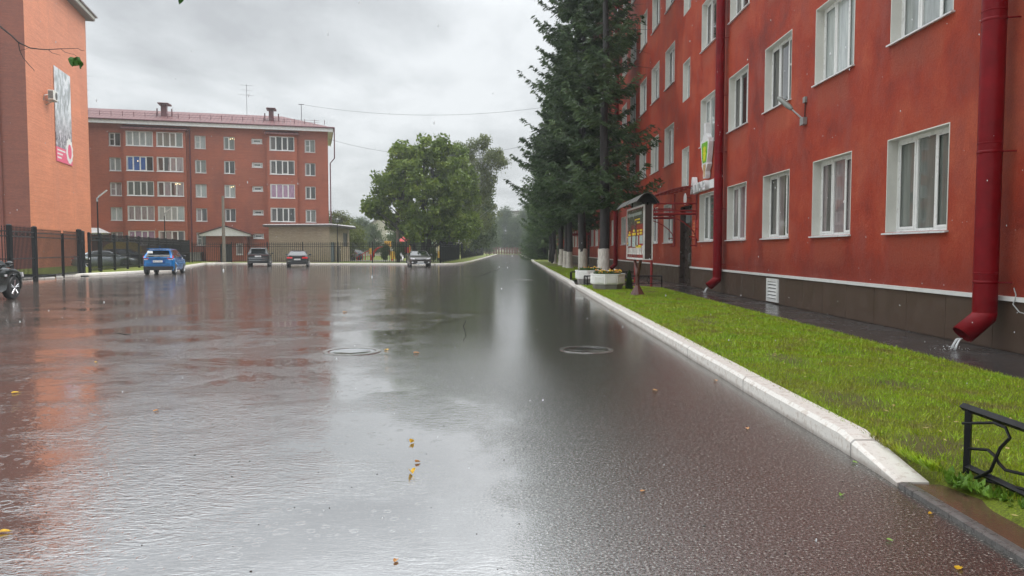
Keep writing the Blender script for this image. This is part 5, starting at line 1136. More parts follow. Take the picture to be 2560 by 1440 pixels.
# ================================================================= LAMP POSTS, POLES
def lamp(u, vt, Y, label, kind='led', z0=.1):
    p = at(u, vt, Y); g = root('street_lamp', (p.x, Y, z0), label, 'street lamp', 'street lamps of the yard'); b = MB(); b.tube([(p.x, Y, z0 - .05), (p.x, Y, z0 + 1.2), (p.x, Y, z0 + 1.25), (p.x, Y, p.z)], [.075, .07, .05, .04], 8); b.build('pole', BLACK, g)
    if kind == 'led':
        b = MB(); b.tube([(p.x, Y, p.z - .1), (p.x, Y, p.z + .10), (p.x + .16, Y + .05, p.z + .26)], [.07, .06, .03], 8); b.build('arm', ZINC, g)
        b = MB(); b.hexa([(p.x + .1, Y - .08, p.z + .20), (p.x + .62, Y - .08, p.z + .60), (p.x + .62, Y + .10, p.z + .60), (p.x + .1, Y + .10, p.z + .20), (p.x + .1, Y - .08, p.z + .24), (p.x + .62, Y - .08, p.z + .63), (p.x + .62, Y + .10, p.z + .63), (p.x + .1, Y + .10, p.z + .24)]); b.build('lamp_head', M('lamp_grey'), g)
    else:
        b = MB(); b.lathe((p.x, Y, p.z - .1), [(.05, 0), (.16, .15), (.17, .38), (.20, .4), (.04, .55)], 10); b.build('lantern', M('smoked_lantern', (0.12, 0.13, 0.12), 0.2), g)
lamp(243, 500, 47.5, 'tall black street lamp behind the fence in front of the orange wall corner'); lamp(411, 537, 66.5, 'black street lamp rising above the blue car'); lamp(843, 556, 77.5, 'black lantern post in front of the right end of the brick shed', 'l')
g = root('street_lamp', (-4.9, 160, 0), 'small white globe lamp far down the left side of the street', 'street lamp', 'street lamps of the yard'); b = MB(); p = at(1217, 606, 160); b.tube([(p.x, 160, 0), (p.x, 160, p.z)], .06, 6); b.build('pole', BLACK, g); b = MB(); b.ball(p, .2, 8, 6); b.build('globe', WHITE, g, smooth='all')
p = at(557, 490, 77.6); b = MB(); b.tube([(p.x, 77.6, .1), (p.x, 77.6, p.z)], [.20, .14], 8); tag(b.build('utility_pole', M('weathered_pole', (0.17, 0.15, 0.12), 0.7, 0.2)), 'tall weathered utility pole standing before the gabled brick porch', 'pole')
p = at(994, 520, 80); b = MB(); b.tube([(p.x, 80, .1), (p.x, 80, p.z)], [.20, .15], 8); tag(b.build('utility_pole', M('weathered_pole')), 'weathered wooden pole among the drooping branches left of the grey car', 'pole')
# ================================================================= NOTICE BOARD
nb = root('notice_board', (3.86, 23.0, .1), 'roofed notice board with a red poster on a brown forked post in the lawn', 'notice board')
c = MB(); Yc = 22.75; c.tube([(3.86, Yc, .08), (3.86, Yc, .13), (3.86, Yc, .40), (3.86, Yc, .72)], [.36, .22, .065, .06], 10); 
for s in (1, -1): c.tube([(3.86, Yc, .68), (3.86, Yc + s * .62, 1.26)], [.055, .045], 8)
c.build('post', RUST, nb)
c = MB(); c.box((3.78, 21.2, 1.22), (4.0, 24.3, 2.78)); c.build('case', DARKWOOD, nb)
c = MB(); fx = 3.775
for a, b_ in (((fx - .02, 21.19, 1.20), (fx + .0, 21.25, 2.80)), ((fx - .02, 24.25, 1.20), (fx, 24.31, 2.80)), ((fx - .02, 21.25, 1.20), (fx, 24.25, 1.255)), ((fx - .02, 21.25, 2.745), (fx, 24.25, 2.80)), ((fx, 21.165, 1.2), (4.01, 21.2, 1.23)), ((3.99, 21.165, 1.2), (4.02, 21.2, 2.8)), ((fx, 21.165, 1.23), (fx + .02, 21.2, 2.8))): c.box(a, b_)
c.build('metal_frame', M('pale_frame', (0.55, 0.55, 0.52), 0.35), nb)
c = MB(); c.box((fx - .008, 21.25, 1.255), (fx, 24.25, 2.745)); pb = c.build('poster', M('poster_red', (0.30, 0.02, 0.02), 0.2, 0.3, 2.5), nb)
def cells(name, col, lst, k=.012):
    c = MB()
    for y0, y1, z0, z1 in lst: c.box((fx - k, 24.25 - y1, 1.255 + z0), (fx - k + .003, 24.25 - y0, 1.255 + z1))
    c.build(name, M('poster_' + name, col, 0.25, 0.15, 3), pb)
cells('dark_header', (0.05, 0.05, 0.04), [(0.05, 2.95, 1.0, 1.46), (.1, .9, .85, 1.0), (1.3, 1.8, .5, 1.0)], .011)
cells('grey_title', (0.28, 0.30, 0.27), [(.2, 2.7, 1.27, 1.36)], .014)
cells('yellow_text', (0.62, 0.46, 0.04), [(1.5, 2.4, 1.13, 1.17), (1.9, 2.4, 1.03, 1.08), (.4, .65, .76, .82), (.25, .75, .68, .74), (1.0, 1.7, .68, .76), (1.2, 1.5, .79, .86), (1.95, 2.2, .78, .84), (1.95, 2.25, .68, .75), (2.4, 2.8, .78, .84), (2.4, 2.8, .69, .76), (.02, .2, .62, .66), (.02, .2, .42, .47), (1.7, 2.65, .30, .38)], .014)
cells('pale_pictures', (0.38, 0.46, 0.43), [(.22, .75, .35, .66), (1.0, 1.65, .33, .66), (1.85, 2.1, .34, .66), (2.35, 2.9, .42, .66)], .014)
cells('dark_red_rays', (0.12, 0.02, 0.02), [(.85, .95, .1, 1.1), (1.2, 1.28, .1, .33), (1.5, 1.6, .86, 1.2), (1.72, 1.8, .1, 1.2), (.1, .35, .0, .09), (.7, 1.1, .0, .09), (1.5, 2.0, .0, .09)], .0125)
cells('white_piano_keys', (0.62, 0.63, 0.58), [(.02, .2, .12, .36), (2.75, 2.95, .12, .36)] + [(.3 + k * .2, .44 + k * .2, .13, .30) for k in range(12)] + [(.1, 2.9, .10, .13)], .014)
c = MB(); n = 9; y0, y1 = 20.75, 24.85
arc = [(3.50 + .62 * k / n, 2.72 + .36 * math.sin(math.pi * (.12 + .80 * k / n))) for k in range(n + 1)]
for k in range(n):
    (xa, za), (xb, zb) = arc[k], arc[k + 1]; c.hexa([(xa, y0, za), (xb, y0, zb), (xb, y1, zb - .03), (xa, y1, za - .03), (xa, y0, za + .02), (xb, y0, zb + .02), (xb, y1, zb - .01), (xa, y1, za - .01)])
c.build('curved_roof', M('mossy_roof_sheet', (0.055, 0.052, 0.042), 0.4, 0.35, 5), nb)
c = MB()
for y in (20.80, 22.7, 24.8): c.tube([(a, y, b - .015) for a, b in arc], .022, 5)
c.tube([(3.9, 21.4, 2.75), (3.9, 21.4, 3.05)], .03, 6); c.tube([(3.9, 24.1, 2.75), (3.9, 24.1, 3.03)], .03, 6); c.poly([(a, 21.0, b) for a, b in arc]); c.build('roof_ribs', BLACK, nb)
# ================================================================= PLANTERS
LEAFG = foliage('planter_leaves', (0.02, 0.05, 0.012), (0.05, 0.11, 0.02), (0.12, 0.18, 0.04), 8, .2)
FLO = M('marigold_orange', (0.75, 0.30, 0.015), 0.5, 0.3, 30); FLY = M('marigold_yellow', (0.75, 0.52, 0.03), 0.5, 0.2, 30); FLW = M('white_petals', (0.75, 0.75, 0.7), 0.5)
def planter(x, y, w, label, nflow, seed):
    g = root('planter', (x, y, .06), label, 'planter', 'white octagonal planters'); rr = random.Random(seed); n = 8; a0 = math.pi / 8 + .12
    def ring(r, z): return [Vector((x + r * math.cos(a0 + k * math.pi / 4), y + r * math.sin(a0 + k * math.pi / 4), z)) for k in range(n)]
    c = MB(); Rr = w / 2 / math.cos(math.pi / 8)
    rs = [ring(Rr * .98, .30), ring(Rr, .33), ring(Rr, .60), ring(Rr * 1.03, .61), ring(Rr * 1.03, .655), ring(Rr * .90, .655), ring(Rr * .88, .56)]
    c.add([q for r_ in rs for q in r_], [(i * n + k, i * n + (k + 1) % n, (i + 1) * n + (k + 1) % n, (i + 1) * n + k) for i in range(len(rs) - 1) for k in range(n)] + [tuple(range(n))]); c.build('basin', M('planter_white', (0.72, 0.72, 0.68), 0.45, 0.08, 6, bump=.2), g)
    c = MB(); rs = [ring(Rr * .80, .04), ring(Rr * .84, .12), ring(Rr * .90, .30)]; c.add([q for r_ in rs for q in r_], [(i * n + k, i * n + (k + 1) % n, (i + 1) * n + (k + 1) % n, (i + 1) * n + k) for i in range(2) for k in range(n)]); c.build('foot', CONC, g)
    c = MB(); c.add(ring(Rr * .9, .60), [tuple(range(n))]); c.build('soil', M('dark_soil', (0.025, 0.018, 0.012), 0.8, 0.3, 20), g)
    # raised lattice on the panels
    c = MB()
    for k in range(n):
        p, q = ring(Rr, 0)[k], ring(Rr, 0)[(k + 1) % n]; e_ = (q - p).normalized(); nn = Vector((e_.y, -e_.x, 0)); mid = (p + q) / 2
        if (mid - Vector((x, y, 0))).dot(nn) < 0: nn = -nn
        L_ = (q - p).length; s0, s1 = L_ * .14, L_ * .86; nb_ = 9; zz0, zz1 = .36, .54
        for j in range(-3, nb_ + 1):
            for dr in (1, -1):
                # bars at 45 degrees clipped to the panel
                base = s0 + (s1 - s0) * j / nb_; pts = []
                a = (base, zz0) if dr == 1 else (s0 + s1 - base, zz0); b2_ = (a[0] + dr * (zz1 - zz0), zz1)
                t0, t1 = 0, 1
                dx = b2_[0] - a[0]
                ta, tb = (s0 - a[0]) / dx, (s1 - a[0]) / dx; t0, t1 = max(0, min(ta, tb)), min(1, max(ta, tb))
                if t1 - t0 > .05:
                    A = p + e_ * (a[0] + dx * t0) + nn * .006 + Vector((0, 0, zz0 + (zz1 - zz0) * t0)); B = p + e_ * (a[0] + dx * t1) + nn * .006 + Vector((0, 0, zz0 + (zz1 - zz0) * t1)); c.bar(A, B, .020)
        for z_ in (.345, .555): c.bar(p + e_ * s0 + nn * .006 + Vector((0, 0, z_)), p + e_ * s1 + nn * .006 + Vector((0, 0, z_)), .018)
    c.build('lattice', M('planter_white'), g)
    # flat grey sheets behind the lattice, shade of the hollows put into their colour
    c = MB()
    for k in range(n):
        p, q = ring(Rr, 0)[k], ring(Rr, 0)[(k + 1) % n]; e_ = (q - p).normalized(); nn = Vector((e_.y, -e_.x, 0)); mid = (p + q) / 2
        if (mid - Vector((x, y, 0))).dot(nn) < 0: nn = -nn
        L_ = (q - p).length; o_ = nn * .003; c.quad(p + e_ * L_ * .14 + o_ + Vector((0, 0, .355)), p + e_ * L_ * .86 + o_ + Vector((0, 0, .355)), p + e_ * L_ * .86 + o_ + Vector((0, 0, .545)), p + e_ * L_ * .14 + o_ + Vector((0, 0, .545)))
    c.build('recess', M('planter_recess_shade', (0.20, 0.19, 0.17), 0.6, 0.1), g)
    V = []
    for k in range(900):
        a = rr.uniform(0, 6.28); r_ = w * .44 * math.sqrt(rr.random()); p = Vector((x + r_ * math.cos(a), y + r_ * math.sin(a), .62 + rr.uniform(0, .13))); d1 = Vector((rr.gauss(0, 1), rr.gauss(0, 1), rr.gauss(0, .6))).normalized() * .035; d2 = Vector((rr.gauss(0, 1), rr.gauss(0, 1), rr.gauss(0, .6))).normalized() * .018
        V += [p - d1, p + d2, p + d1, p - d2]
    pl_ = fast_mesh('plants', [tuple(v) for v in V], 4, LEAFG, g)
    for nm, mt, cnt in (('orange_flowers', FLO, nflow), ('yellow_flowers', FLY, nflow // 2), ('white_flowers', FLW, 4)):
        c = MB()
        for k in range(cnt):
            a = rr.uniform(0, 6.28); r_ = w * .43 * math.sqrt(rr.random()); c.ball((x + r_ * math.cos(a), y + r_ * math.sin(a), .73 + rr.uniform(-.03, .07)), rr.uniform(.022, .038), 7, 5, (1, 1, .6))
        c.build(nm, mt, pl_, smooth='all')
    return g
planter(3.36, 26.0, 1.12, 'front white octagonal planter full of orange marigolds beside the kerb', 46, 1)
planter(3.22, 30.6, 1.12, 'rear white octagonal planter with sparse yellowing flowers before the whitewashed trunk', 14, 2)
# ================================================================= TREES
NEEDLE = foliage('spruce_needles', (0.012, 0.028, 0.009), (0.046, 0.084, 0.028), (0.13, 0.19, 0.068), .8, .15)
NEEDLE_G = foliage('spruce_needles_green', (0.016, 0.040, 0.010), (0.058, 0.108, 0.026), (0.15, 0.22, 0.06), .8, .15)
LINDEN = foliage('linden_leaves', (0.040, 0.070, 0.010), (0.120, 0.180, 0.024), (0.28, 0.34, 0.055), .55, .3)
BIRCHL = foliage('birch_leaves', (0.060, 0.085, 0.025), (0.125, 0.155, 0.048), (0.22, 0.25, 0.09), .5, .3)
YELLOWG = foliage('yellow_green_leaves', (0.060, 0.080, 0.018), (0.13, 0.165, 0.03), (0.24, 0.26, 0.06), .6, .3)
DULLG = foliage('dull_green_leaves', (0.035, 0.060, 0.020), (0.075, 0.110, 0.038), (0.13, 0.175, 0.065), .4, .25)
BARK_BLK = bark('wet_black_bark', (0.012, 0.010, 0.010), (0.035, 0.030, 0.028), .6); BARK_GREY = bark('grey_bark', (0.035, 0.032, 0.026), (0.09, 0.085, 0.07)); BARK_BIRCH = bark('birch_bark', (0.09, 0.085, 0.08), (0.62, 0.62, 0.58)); WASHM = bark('whitewashed_bark', (0.46, 0.42, 0.36), (0.68, 0.64, 0.57), .7)
def quads(C, D, Wd, ln, wd):
    """diamond shaped leaves: centres C, long axes D, side axes Wd"""
    ln = np.asarray(ln)[:, None] / 2; wd = np.asarray(wd)[:, None] / 2
    return np.stack([C - D * ln, C + Wd * wd, C + D * ln, C - Wd * wd], 1).reshape(-1, 3)
def unit(a): return a / (np.linalg.norm(a, axis=1, keepdims=True) + 1e-9)
def spruce_parts(H, R0, z0, seed, step=.42, nb=6, dens=1.0, side=None, taper=.85, droop=.25, sparse=None, rt=.26):
    """returns trunk builder, limb builder, needle vertices in local coordinates"""
    rg = np.random.RandomState(seed); rr = random.Random(seed); tr = MB(); n = 12; bend = [rr.uniform(-.04, .04) for _ in range(n + 1)]
    tr.tube([(bend[i] * 2, bend[-i - 1] * 2, H * i / n) for i in range(n + 1)], [max(.02, rt * (1 - .93 * i / n)) for i in range(n + 1)], 12)
    lb = MB(); Cs = []; Ds = []; Ws = []; Ls = []; Wi = []; z = z0
    while z < H - .3:
        k = (z - z0) / (H - z0); Lm = R0 * (1 - k) ** taper * (0.72 + .28 * min(1, (z - z0) / 1.5 + .3))
        for j in range(nb + rr.randint(-1, 1)):
            a = rr.uniform(0, 2 * math.pi); L_ = Lm * rr.uniform(.55, 1.15) + .15
            if side: 
                f_ = side(a, z); 
                if rr.random() > f_[0]: continue
                L_ *= f_[1]
            up = .25 * k + rr.uniform(-.12, .12) - droop * (1 - k); zz = z + rr.uniform(-step / 2, step / 2); d = np.array([math.cos(a), math.sin(a), 0]); nseg = 7
            def P(t): return np.array([0, 0, zz]) + d * L_ * t + np.array([0, 0, L_ * (up * t - .12 * math.sin(t * 3.1) * 1.2 + .16 * t ** 3)])
            pts = [P(t / nseg) for t in range(nseg + 1)]; lb.tube([tuple(p) for p in pts], [max(.006, .028 * L_ / 2.5 * (1 - t / (nseg + .5))) for t in range(nseg + 1)], 4, cap=False)
            m = max(6, int(L_ * 26 * dens)); ts = rg.uniform(.12, 1.0, m); sd = np.array([-math.sin(a), math.cos(a), 0])
            for t in ts:
                q = rr.choice((-1, 1)); tl = (.20 + .62 * (1 - t) * min(1, L_ / 2.0)) * rr.uniform(.6, 1.2) * min(1, L_ / 1.0 + .2); td = sd * q * .8 + d * .55 + np.array([0, 0, rr.uniform(-.45, -.02)]); td /= np.linalg.norm(td); b = P(t); nq = max(3, int(tl / .085))
                for u in range(nq):
                    c = b + td * tl * (u + .6) / nq + rg.normal(0, .03, 3) + np.array([0, 0, -.10 * ((u + 1) / nq) ** 2 * tl]); dd = td + rg.normal(0, .24, 3) + np.array([0, 0, -.15]); dd /= np.linalg.norm(dd); w = np.cross(dd, rg.normal(0, 1, 3)); w /= np.linalg.norm(w) + 1e-9
                    Cs.append(c); Ds.append(dd); Ws.append(w); Ls.append(rr.uniform(.22, .38)); Wi.append(rr.uniform(.045, .085))
        z += step * rr.uniform(.8, 1.2)
    V = quads(np.array(Cs), np.array(Ds), np.array(Ws), Ls, Wi); return tr, lb, V
def make_spruce(name, parts, loc, label, mat=NEEDLE, group='spruces along the red building', wash=True, rt=.26, rz=0, sc=1.0):
    tr, lb, V = parts; g = root(name, loc, label, 'spruce tree', group, rz); g.scale = (sc, sc, sc)
    t_ = tr.build('trunk', BARK_BLK, g, smooth='all', local=True); lb.build('branches', BARK_BLK, t_, local=True, fix=False, smooth='all'); fast_mesh('crown', V, 4, mat, g, local=True)
    if wash:
        w = MB(); rr = random.Random(int(loc[1])); n = 14; P_ = [(0, 1.75), (.03, 1.35), (.18, 1.16), (.6, 1.07), (1.1, 1.05), (1.46, 1.03)]; rings = []
        for z, k in P_: rings.append([(rt * k * (1 + rr.uniform(-.05, .05) + (.14 * math.sin(j * 1.8) if z < .3 else 0)) * math.cos(6.2832 * j / n), rt * k * (1 + rr.uniform(-.05, .05)) * math.sin(6.2832 * j / n), z + (rr.uniform(-.03, .03) if z > 1.4 else 0)) for j in range(n)])
        w.add([q for r_ in rings for q in r_], [(i * n + k, i * n + (k + 1) % n, (i + 1) * n + (k + 1) % n, (i + 1) * n + k) for i in range(len(P_) - 1) for k in range(n)]); w.build('whitewashed_base', WASHM, g, smooth='all', local=True)
    return g
def front_side(a, z):
    # the front tree is thin: more limbs to the right (toward the wall) and none low on the street side
    x = math.cos(a)
    if z < 5.2: return (.75, .95)
    return (.62, .80) if x > 0 else (.58, .85)
spA = spruce_parts(22, 3.1, 3.7, 21, step=.55, nb=6, dens=.8, side=front_side, droop=.10, taper=.45)
rr_ = random.Random(77)
for k in range(46):
    z_ = rr_.uniform(4, 19); a_ = rr_.uniform(-1.2, 1.2); L_ = rr_.uniform(.8, 2.6); spA[1].tube([(0, 0, z_), (math.cos(a_) * L_ * .5, math.sin(a_) * L_ * .5, z_ + L_ * .02), (math.cos(a_) * L_, math.sin(a_) * L_, z_ + L_ * rr_.uniform(-.1, .25))], [.022, .014, .004], 4, cap=False)
spB = spruce_parts(23, 4.3, 4.7, 22, step=.40, nb=7, dens=.95, taper=.60, droop=.22)
spC = spruce_parts(19, 3.6, 4.2, 23, step=.42, nb=7, dens=.9, taper=.65, droop=.25)
spD = spruce_parts(17, 4.0, .35, 24, step=.42, nb=7, dens=.8, taper=.8, droop=.25)
make_spruce('spruce_tree', spA, (4.30, 34.7, .08), 'nearest spruce with a bare black trunk and thin ragged limbs, behind the front planter', NEEDLE)
first = {}
def more(key, parts, loc, label, mat, rz, sc=1.0, wash=True, group='spruces along the red building'):
    if key not in first: first[key] = make_spruce('spruce_tree', parts, loc, label, mat, group, wash, rz=rz, sc=sc); return first[key]
    o = copy_tree(first[key]); o.location = loc; o.rotation_euler = (0, 0, rz); o.scale = (sc, sc, sc); o['label'] = label; return o
more('B', spB, (4.25, 44.5, .08), 'second spruce with wide dense crown, white base just left of the nearest trunk', NEEDLE, .4)
more('B', spB, (4.30, 55.5, .08), 'third spruce along the wall with a flared whitewashed foot', NEEDLE, 2.3, .86)
more('C', spC, (4.25, 58.2, .08), 'spruce standing directly behind the flared white trunk', NEEDLE_G, 1.1, .9)
more('C', spC, (4.45, 66.5, .08), 'spruce with a white base fifth from the camera along the wall', NEEDLE_G, 3.0, 1.0)
more('C', spC, (4.3, 75.5, .08), 'spruce with a white base sixth from the camera along the wall', NEEDLE_G, 4.4, .98)
more('C', spC, (4.5, 86, .08), 'slender far spruce with a greyish whitewashed base before the green lawn ends', NEEDLE_G, 5.2, .95)
more('D', spD, (4.6, 104, .1), 'far bushy spruce with boughs down to the lawn edge', NEEDLE_G, .3, .86, False, 'low branched spruces farther down the street')
for i, (x, y, s, lb_) in enumerate(((5.2, 113, .95, 'second far bushy spruce overhanging the right kerb'), (5.0, 126, .9, 'third far bushy spruce fading into the rain'), (5.4, 142, .95, 'fourth far bushy spruce fading into the rain'), (5.6, 160, 1.0, 'hazy spruce beyond the lower red building front'), (5.5, 182, 1.0, 'pale hazy spruce second from the end of the street'), (5.8, 205, 1.05, 'palest hazy spruce at the end of the right row'))):
    more('D', spD, (x, y, .1), lb_, NEEDLE_G, 1.3 * i, s, False, 'low branched spruces farther down the street')
# broadleaf trees
def tree_parts(blobs, stems, n_clusters, per, leaf, seed, spread=.55, hang=0.0, rt=.2):
    """blobs: (x,y,z, rx,ry,rz, weight) crown volumes; stems: list of base offsets; clusters of leaves joined to the stems by limbs"""
    rg = np.random.RandomState(seed); rr = random.Random(seed); tr = MB(); lb = MB(); w = np.array([b[6] for b in blobs], float); w /= w.sum(); C = []
    for k in range(n_clusters):
        b = blobs[rg.choice(len(blobs), p=w)]; d = rg.normal(0, 1, 3); d /= np.linalg.norm(d); r_ = rg.uniform(.45, 1.0) ** .6; C.append(np.array(b[:3]) + d * np.array(b[3:6]) * r_)
    C = np.array(C); top = C[:, 2].max(); cx = np.array([C[:, 0].mean(), C[:, 1].mean()])
    spines = []
    for (sx, sy, lean, hh) in stems:
        pts = []; n = 7
        for i in range(n + 1):
            t = i / n; pts.append(Vector((sx * (1 + t * lean) + cx[0] * t * .6, sy + cx[1] * t * .6, hh * t)))
        tr.tube(pts, [rt * (1.25 if i == 0 else 1) * (1 - .85 * i / n) for i in range(n + 1)], 9); spines.append(pts)
    for c in C[::2]:
        sp = min(spines, key=lambda s: min((Vector((p.x, p.y, 0)) - Vector((c[0], c[1], 0))).length for p in s)); zt = max(sp[1].z, c[2] - 1.2 - .5 * math.hypot(c[0] - sp[3].x, c[1] - sp[3].y)); st = min(sp, key=lambda p: abs(p.z - zt)); m = Vector(c).lerp(st, .5) + Vector((rr.uniform(-.25, .25), rr.uniform(-.25, .25), .25))
        lb.tube([st, m, Vector(c)], [rt * .28, rt * .16, rt * .05], 4, cap=False)
    N = n_clusters * per; idx = np.repeat(np.arange(n_clusters), per); sig = rg.uniform(.6, 1.3, n_clusters)[idx][:, None] * spread; P = C[idx] + np.clip(rg.normal(0, 1, (N, 3)), -1.7, 1.7) * sig * np.array([1, 1, .75])
    if hang: P[:, 2] -= np.abs(rg.normal(0, 1, N)) * hang
    D = unit(rg.normal(0, 1, (N, 3)) + np.array([0, 0, -.5 - hang])); Wd = unit(np.cross(D, rg.normal(0, 1, (N, 3)))); V = quads(P, D, Wd, rg.uniform(.7, 1.3, N) * leaf, rg.uniform(.7, 1.3, N) * leaf * .72); return tr, lb, V
def make_tree(loc, parts, label, leafm, barkm=BARK_GREY, group=None, name='broadleaf_tree', cat='tree', rz=0, sc=1):
    tr, lb, V = parts; g = root(name, loc, label, cat, group, rz); g.scale = (sc, sc, sc); t_ = tr.build('trunk', barkm, g, smooth='all', local=True); lb.build('branches', barkm, t_, local=True, fix=False, smooth='all'); fast_mesh('crown', V, 4, leafm, g, local=True); return g
def B_(u, v, Y, ru, rv, ry, w, base):  # crown volume from a pixel ellipse at distance Y, relative to the tree's base
    p = at(u, v, Y); k = Y / F_PX; return (p.x - base[0], 0 if ry is None else random.Random(u).uniform(-.4, .4) * ry, p.z - base[2], ru * k, ry or ru * k, rv * k, w)
bs = (-9.7, 80, .1)
bl = [B_(1075, 372, 80, 48, 45, 2.4, 2.2, bs), B_(1050, 440, 80, 80, 60, 3.6, 4, bs), B_(1075, 510, 80, 90, 70, 4.0, 4.5, bs), B_(1000, 375, 80, 20, 18, .9, .7, bs), B_(1010, 425, 80, 35, 30, 1.6, 1.2, bs), B_(975, 470, 80, 36, 38, 1.8, 1.4, bs), B_(945, 520, 80, 30, 24, 1.4, .9, bs), B_(963, 560, 80, 22, 30, 1.0, .6, bs), B_(1130, 470, 80, 45, 70, 2.4, 2.4, bs), B_(1120, 560, 80, 48, 45, 2.2, 2, bs), B_(1060, 575, 80, 55, 38, 2.6, 1.8, bs), B_(1108, 372, 80, 18, 26, 1.0, .6, bs), B_(925, 525, 80, 14, 14, .8, .3, bs), B_(952, 440, 80, 13, 18, .8, .35, bs)]
make_tree(bs, tree_parts(bl, [(.1, 0, 1.0, 9.5), (.45, .3, 2.2, 8), (-.35, -.1, 5.0, 5.5)], 270, 115, .36, 31, .40, rt=.30), 'big round leafy tree with several stems behind the parked grey car', LINDEN)
bs = (-9.1, 92, .1); bl = [B_(1150, 430, 92, 35, 50, 2.2, 2, bs), B_(1160, 500, 92, 45, 50, 2.4, 2.4, bs), B_(1150, 565, 92, 48, 40, 2.4, 2, bs), B_(1140, 380, 92, 18, 22, 1, .6, bs)]
make_tree(bs, tree_parts(bl, [(0, 0, 1, 8)], 125, 120, .36, 32, .45, rt=.22), 'narrower dark leafy tree just right of the big round tree', LINDEN)
bs = (-8.9, 103, .1); bl = [B_(1165, 375, 103, 28, 34, 1.7, 1.2, bs), B_(1205, 350, 103, 16, 16, 1.0, .5, bs), B_(1205, 390, 103, 42, 32, 2.2, 1.2, bs), B_(1238, 392, 103, 24, 22, 1.5, .7, bs), B_(1262, 398, 103, 12, 10, .8, .22, bs), B_(1205, 450, 103, 32, 38, 2.0, 1.6, bs), B_(1222, 470, 103, 12, 34, .8, .4, bs), B_(1200, 520, 103, 42, 50, 2.2, 2.0, bs)]
make_tree(bs, tree_parts(bl, [(0, 0, 1, 15), (.5, 0, 3, 12)], 150, 80, .26, 33, .36, hang=.40, rt=.2), 'tall airy birch with a pale trunk and hanging sprays, left of the sky gap', BIRCHL, BARK_BIRCH, name='birch_tree', group='birches along the street')
bs = (-8.9, 122, .1); bl = [B_(1190, 560, 122, 45, 50, 3, 3, bs), B_(1200, 500, 122, 26, 50, 2.0, 2, bs), B_(1205, 560, 122, 14, 45, 1.6, 1.2, bs), B_(1175, 470, 122, 30, 50, 2, 1.4, bs)]
make_tree(bs, tree_parts(bl, [(0, 0, 1, 14)], 170, 110, .36, 34, .6, hang=.6, rt=.2), 'darker birch drooping over the far street fence', DULLG, BARK_BIRCH, name='birch_tree', group='birches along the street')
GEN = tree_parts([(0, 0, 6, 3, 3, 4.5, 3), (0, 0, 10, 2, 2, 2.4, 1), (-.8, 0, 3.5, 2.6, 2.6, 1.8, 1)], [(0, 0, 1, 9)], 110, 90, .34, 35, .7, rt=.2)
GENR = tree_parts([(0, 0, 4, 3.2, 3, 2.6, 3), (1, 0, 5.6, 2, 2, 1.4, 1), (-1.5, 0, 3, 1.6, 1.6, 1.4, 1)], [(0, 0, 1, 5)], 90, 90, .3, 36, .65, rt=.15)
TALL = tree_parts([(0, 0, 9, 4, 3.5, 7, 3), (0, 0, 15, 2, 2, 4.5, 1), (-2.5, 0, 7, 2.6, 2.6, 4, 1)], [(0, 0, 1, 15)], 160, 100, .5, 37, 1.0, rt=.3)
gi = {}
def gen(key, parts, u, Y, h, hbase, label, m, group='trees in the rain haze beyond the yard', rz=0, vtop=None, sx=1.0):
    x = at(u, 624, Y).x; sc = h / hbase
    k2 = (key, m.name)
    if k2 not in gi: gi[k2] = make_tree((x, Y, .05), parts, label, m, group=group, rz=rz, sc=sc); o = gi[k2]
    else: o = copy_tree(gi[k2]); o.location = (x, Y, .05); o.rotation_euler = (0, 0, rz); o['label'] = label
    o.scale = (sc * sx, sc, sc)
gen('g', GEN, 842, 100, 6.6, 12.6, 'yellow green tree top just right of the apartment block corner', YELLOWG, sx=1.5)
gen('r', GENR, 868, 93, 4.6, 6.8, 'bright green bushy tree right of the brick shed', YELLOWG, rz=1)
gen('g', GEN, 903, 150, 8.0, 12.6, 'pale hazy tree between the shed and the big round tree', DULLG, sx=1.2)
gen('g', GEN, 935, 135, 6.2, 12.6, 'hazy grey green tree left of the playground', DULLG, rz=2, sx=1.4)
gen('g', GEN, 880, 175, 8.8, 12.6, 'faintest hazy tree above the shed roof', DULLG, rz=4, sx=1.8)
gen('r', GENR, 1012, 120, 6.0, 6.8, 'hazy round tree behind the playground tower', DULLG, rz=1.4)
gen('r', GENR, 1045, 128, 6.5, 6.8, 'hazy round tree seen between the stems of the big tree', DULLG, rz=3.4)
gen('r', GENR, 1128, 110, 5.5, 6.8, 'yellowish bush tree under the birch behind the street fence', YELLOWG, rz=2.4)
gen('t', TALL, 1262, 262, 17, 20, 'tall hazy tree closing the end of the street', DULLG, rz=.4)
gen('t', TALL, 1236, 240, 12.5, 20, 'shorter hazy tree left of the end of the street', DULLG, rz=1.4)
gen('t', TALL, 1290, 246, 13, 20, 'shorter hazy tree right of the end of the street', DULLG, rz=2.4)
gen('t', TALL, 1315, 252, 16, 20, 'hazy tree behind the last spruces of the right row', DULLG, rz=3.4)
gen('t', TALL, 1205, 250, 15, 20, 'hazy tree behind the far street fence on the left', DULLG, rz=4.4)
gen('r', GENR, 1224, 190, 5.2, 6.8, 'brownish low tree beside the far globe lamp', DULLG, rz=5.4)
gen('t', TALL, 1180, 300, 17, 20, 'faint tree line behind the birches', DULLG, rz=5.0, sx=2)
gen('t', TALL, 960, 290, 12, 20, 'faint distant tree line left of the big tree', DULLG, rz=2.0, sx=2)
gen('t', TALL, 890, 260, 11, 20, 'faint distant trees right of the apartment block', DULLG, rz=3.0, sx=2)
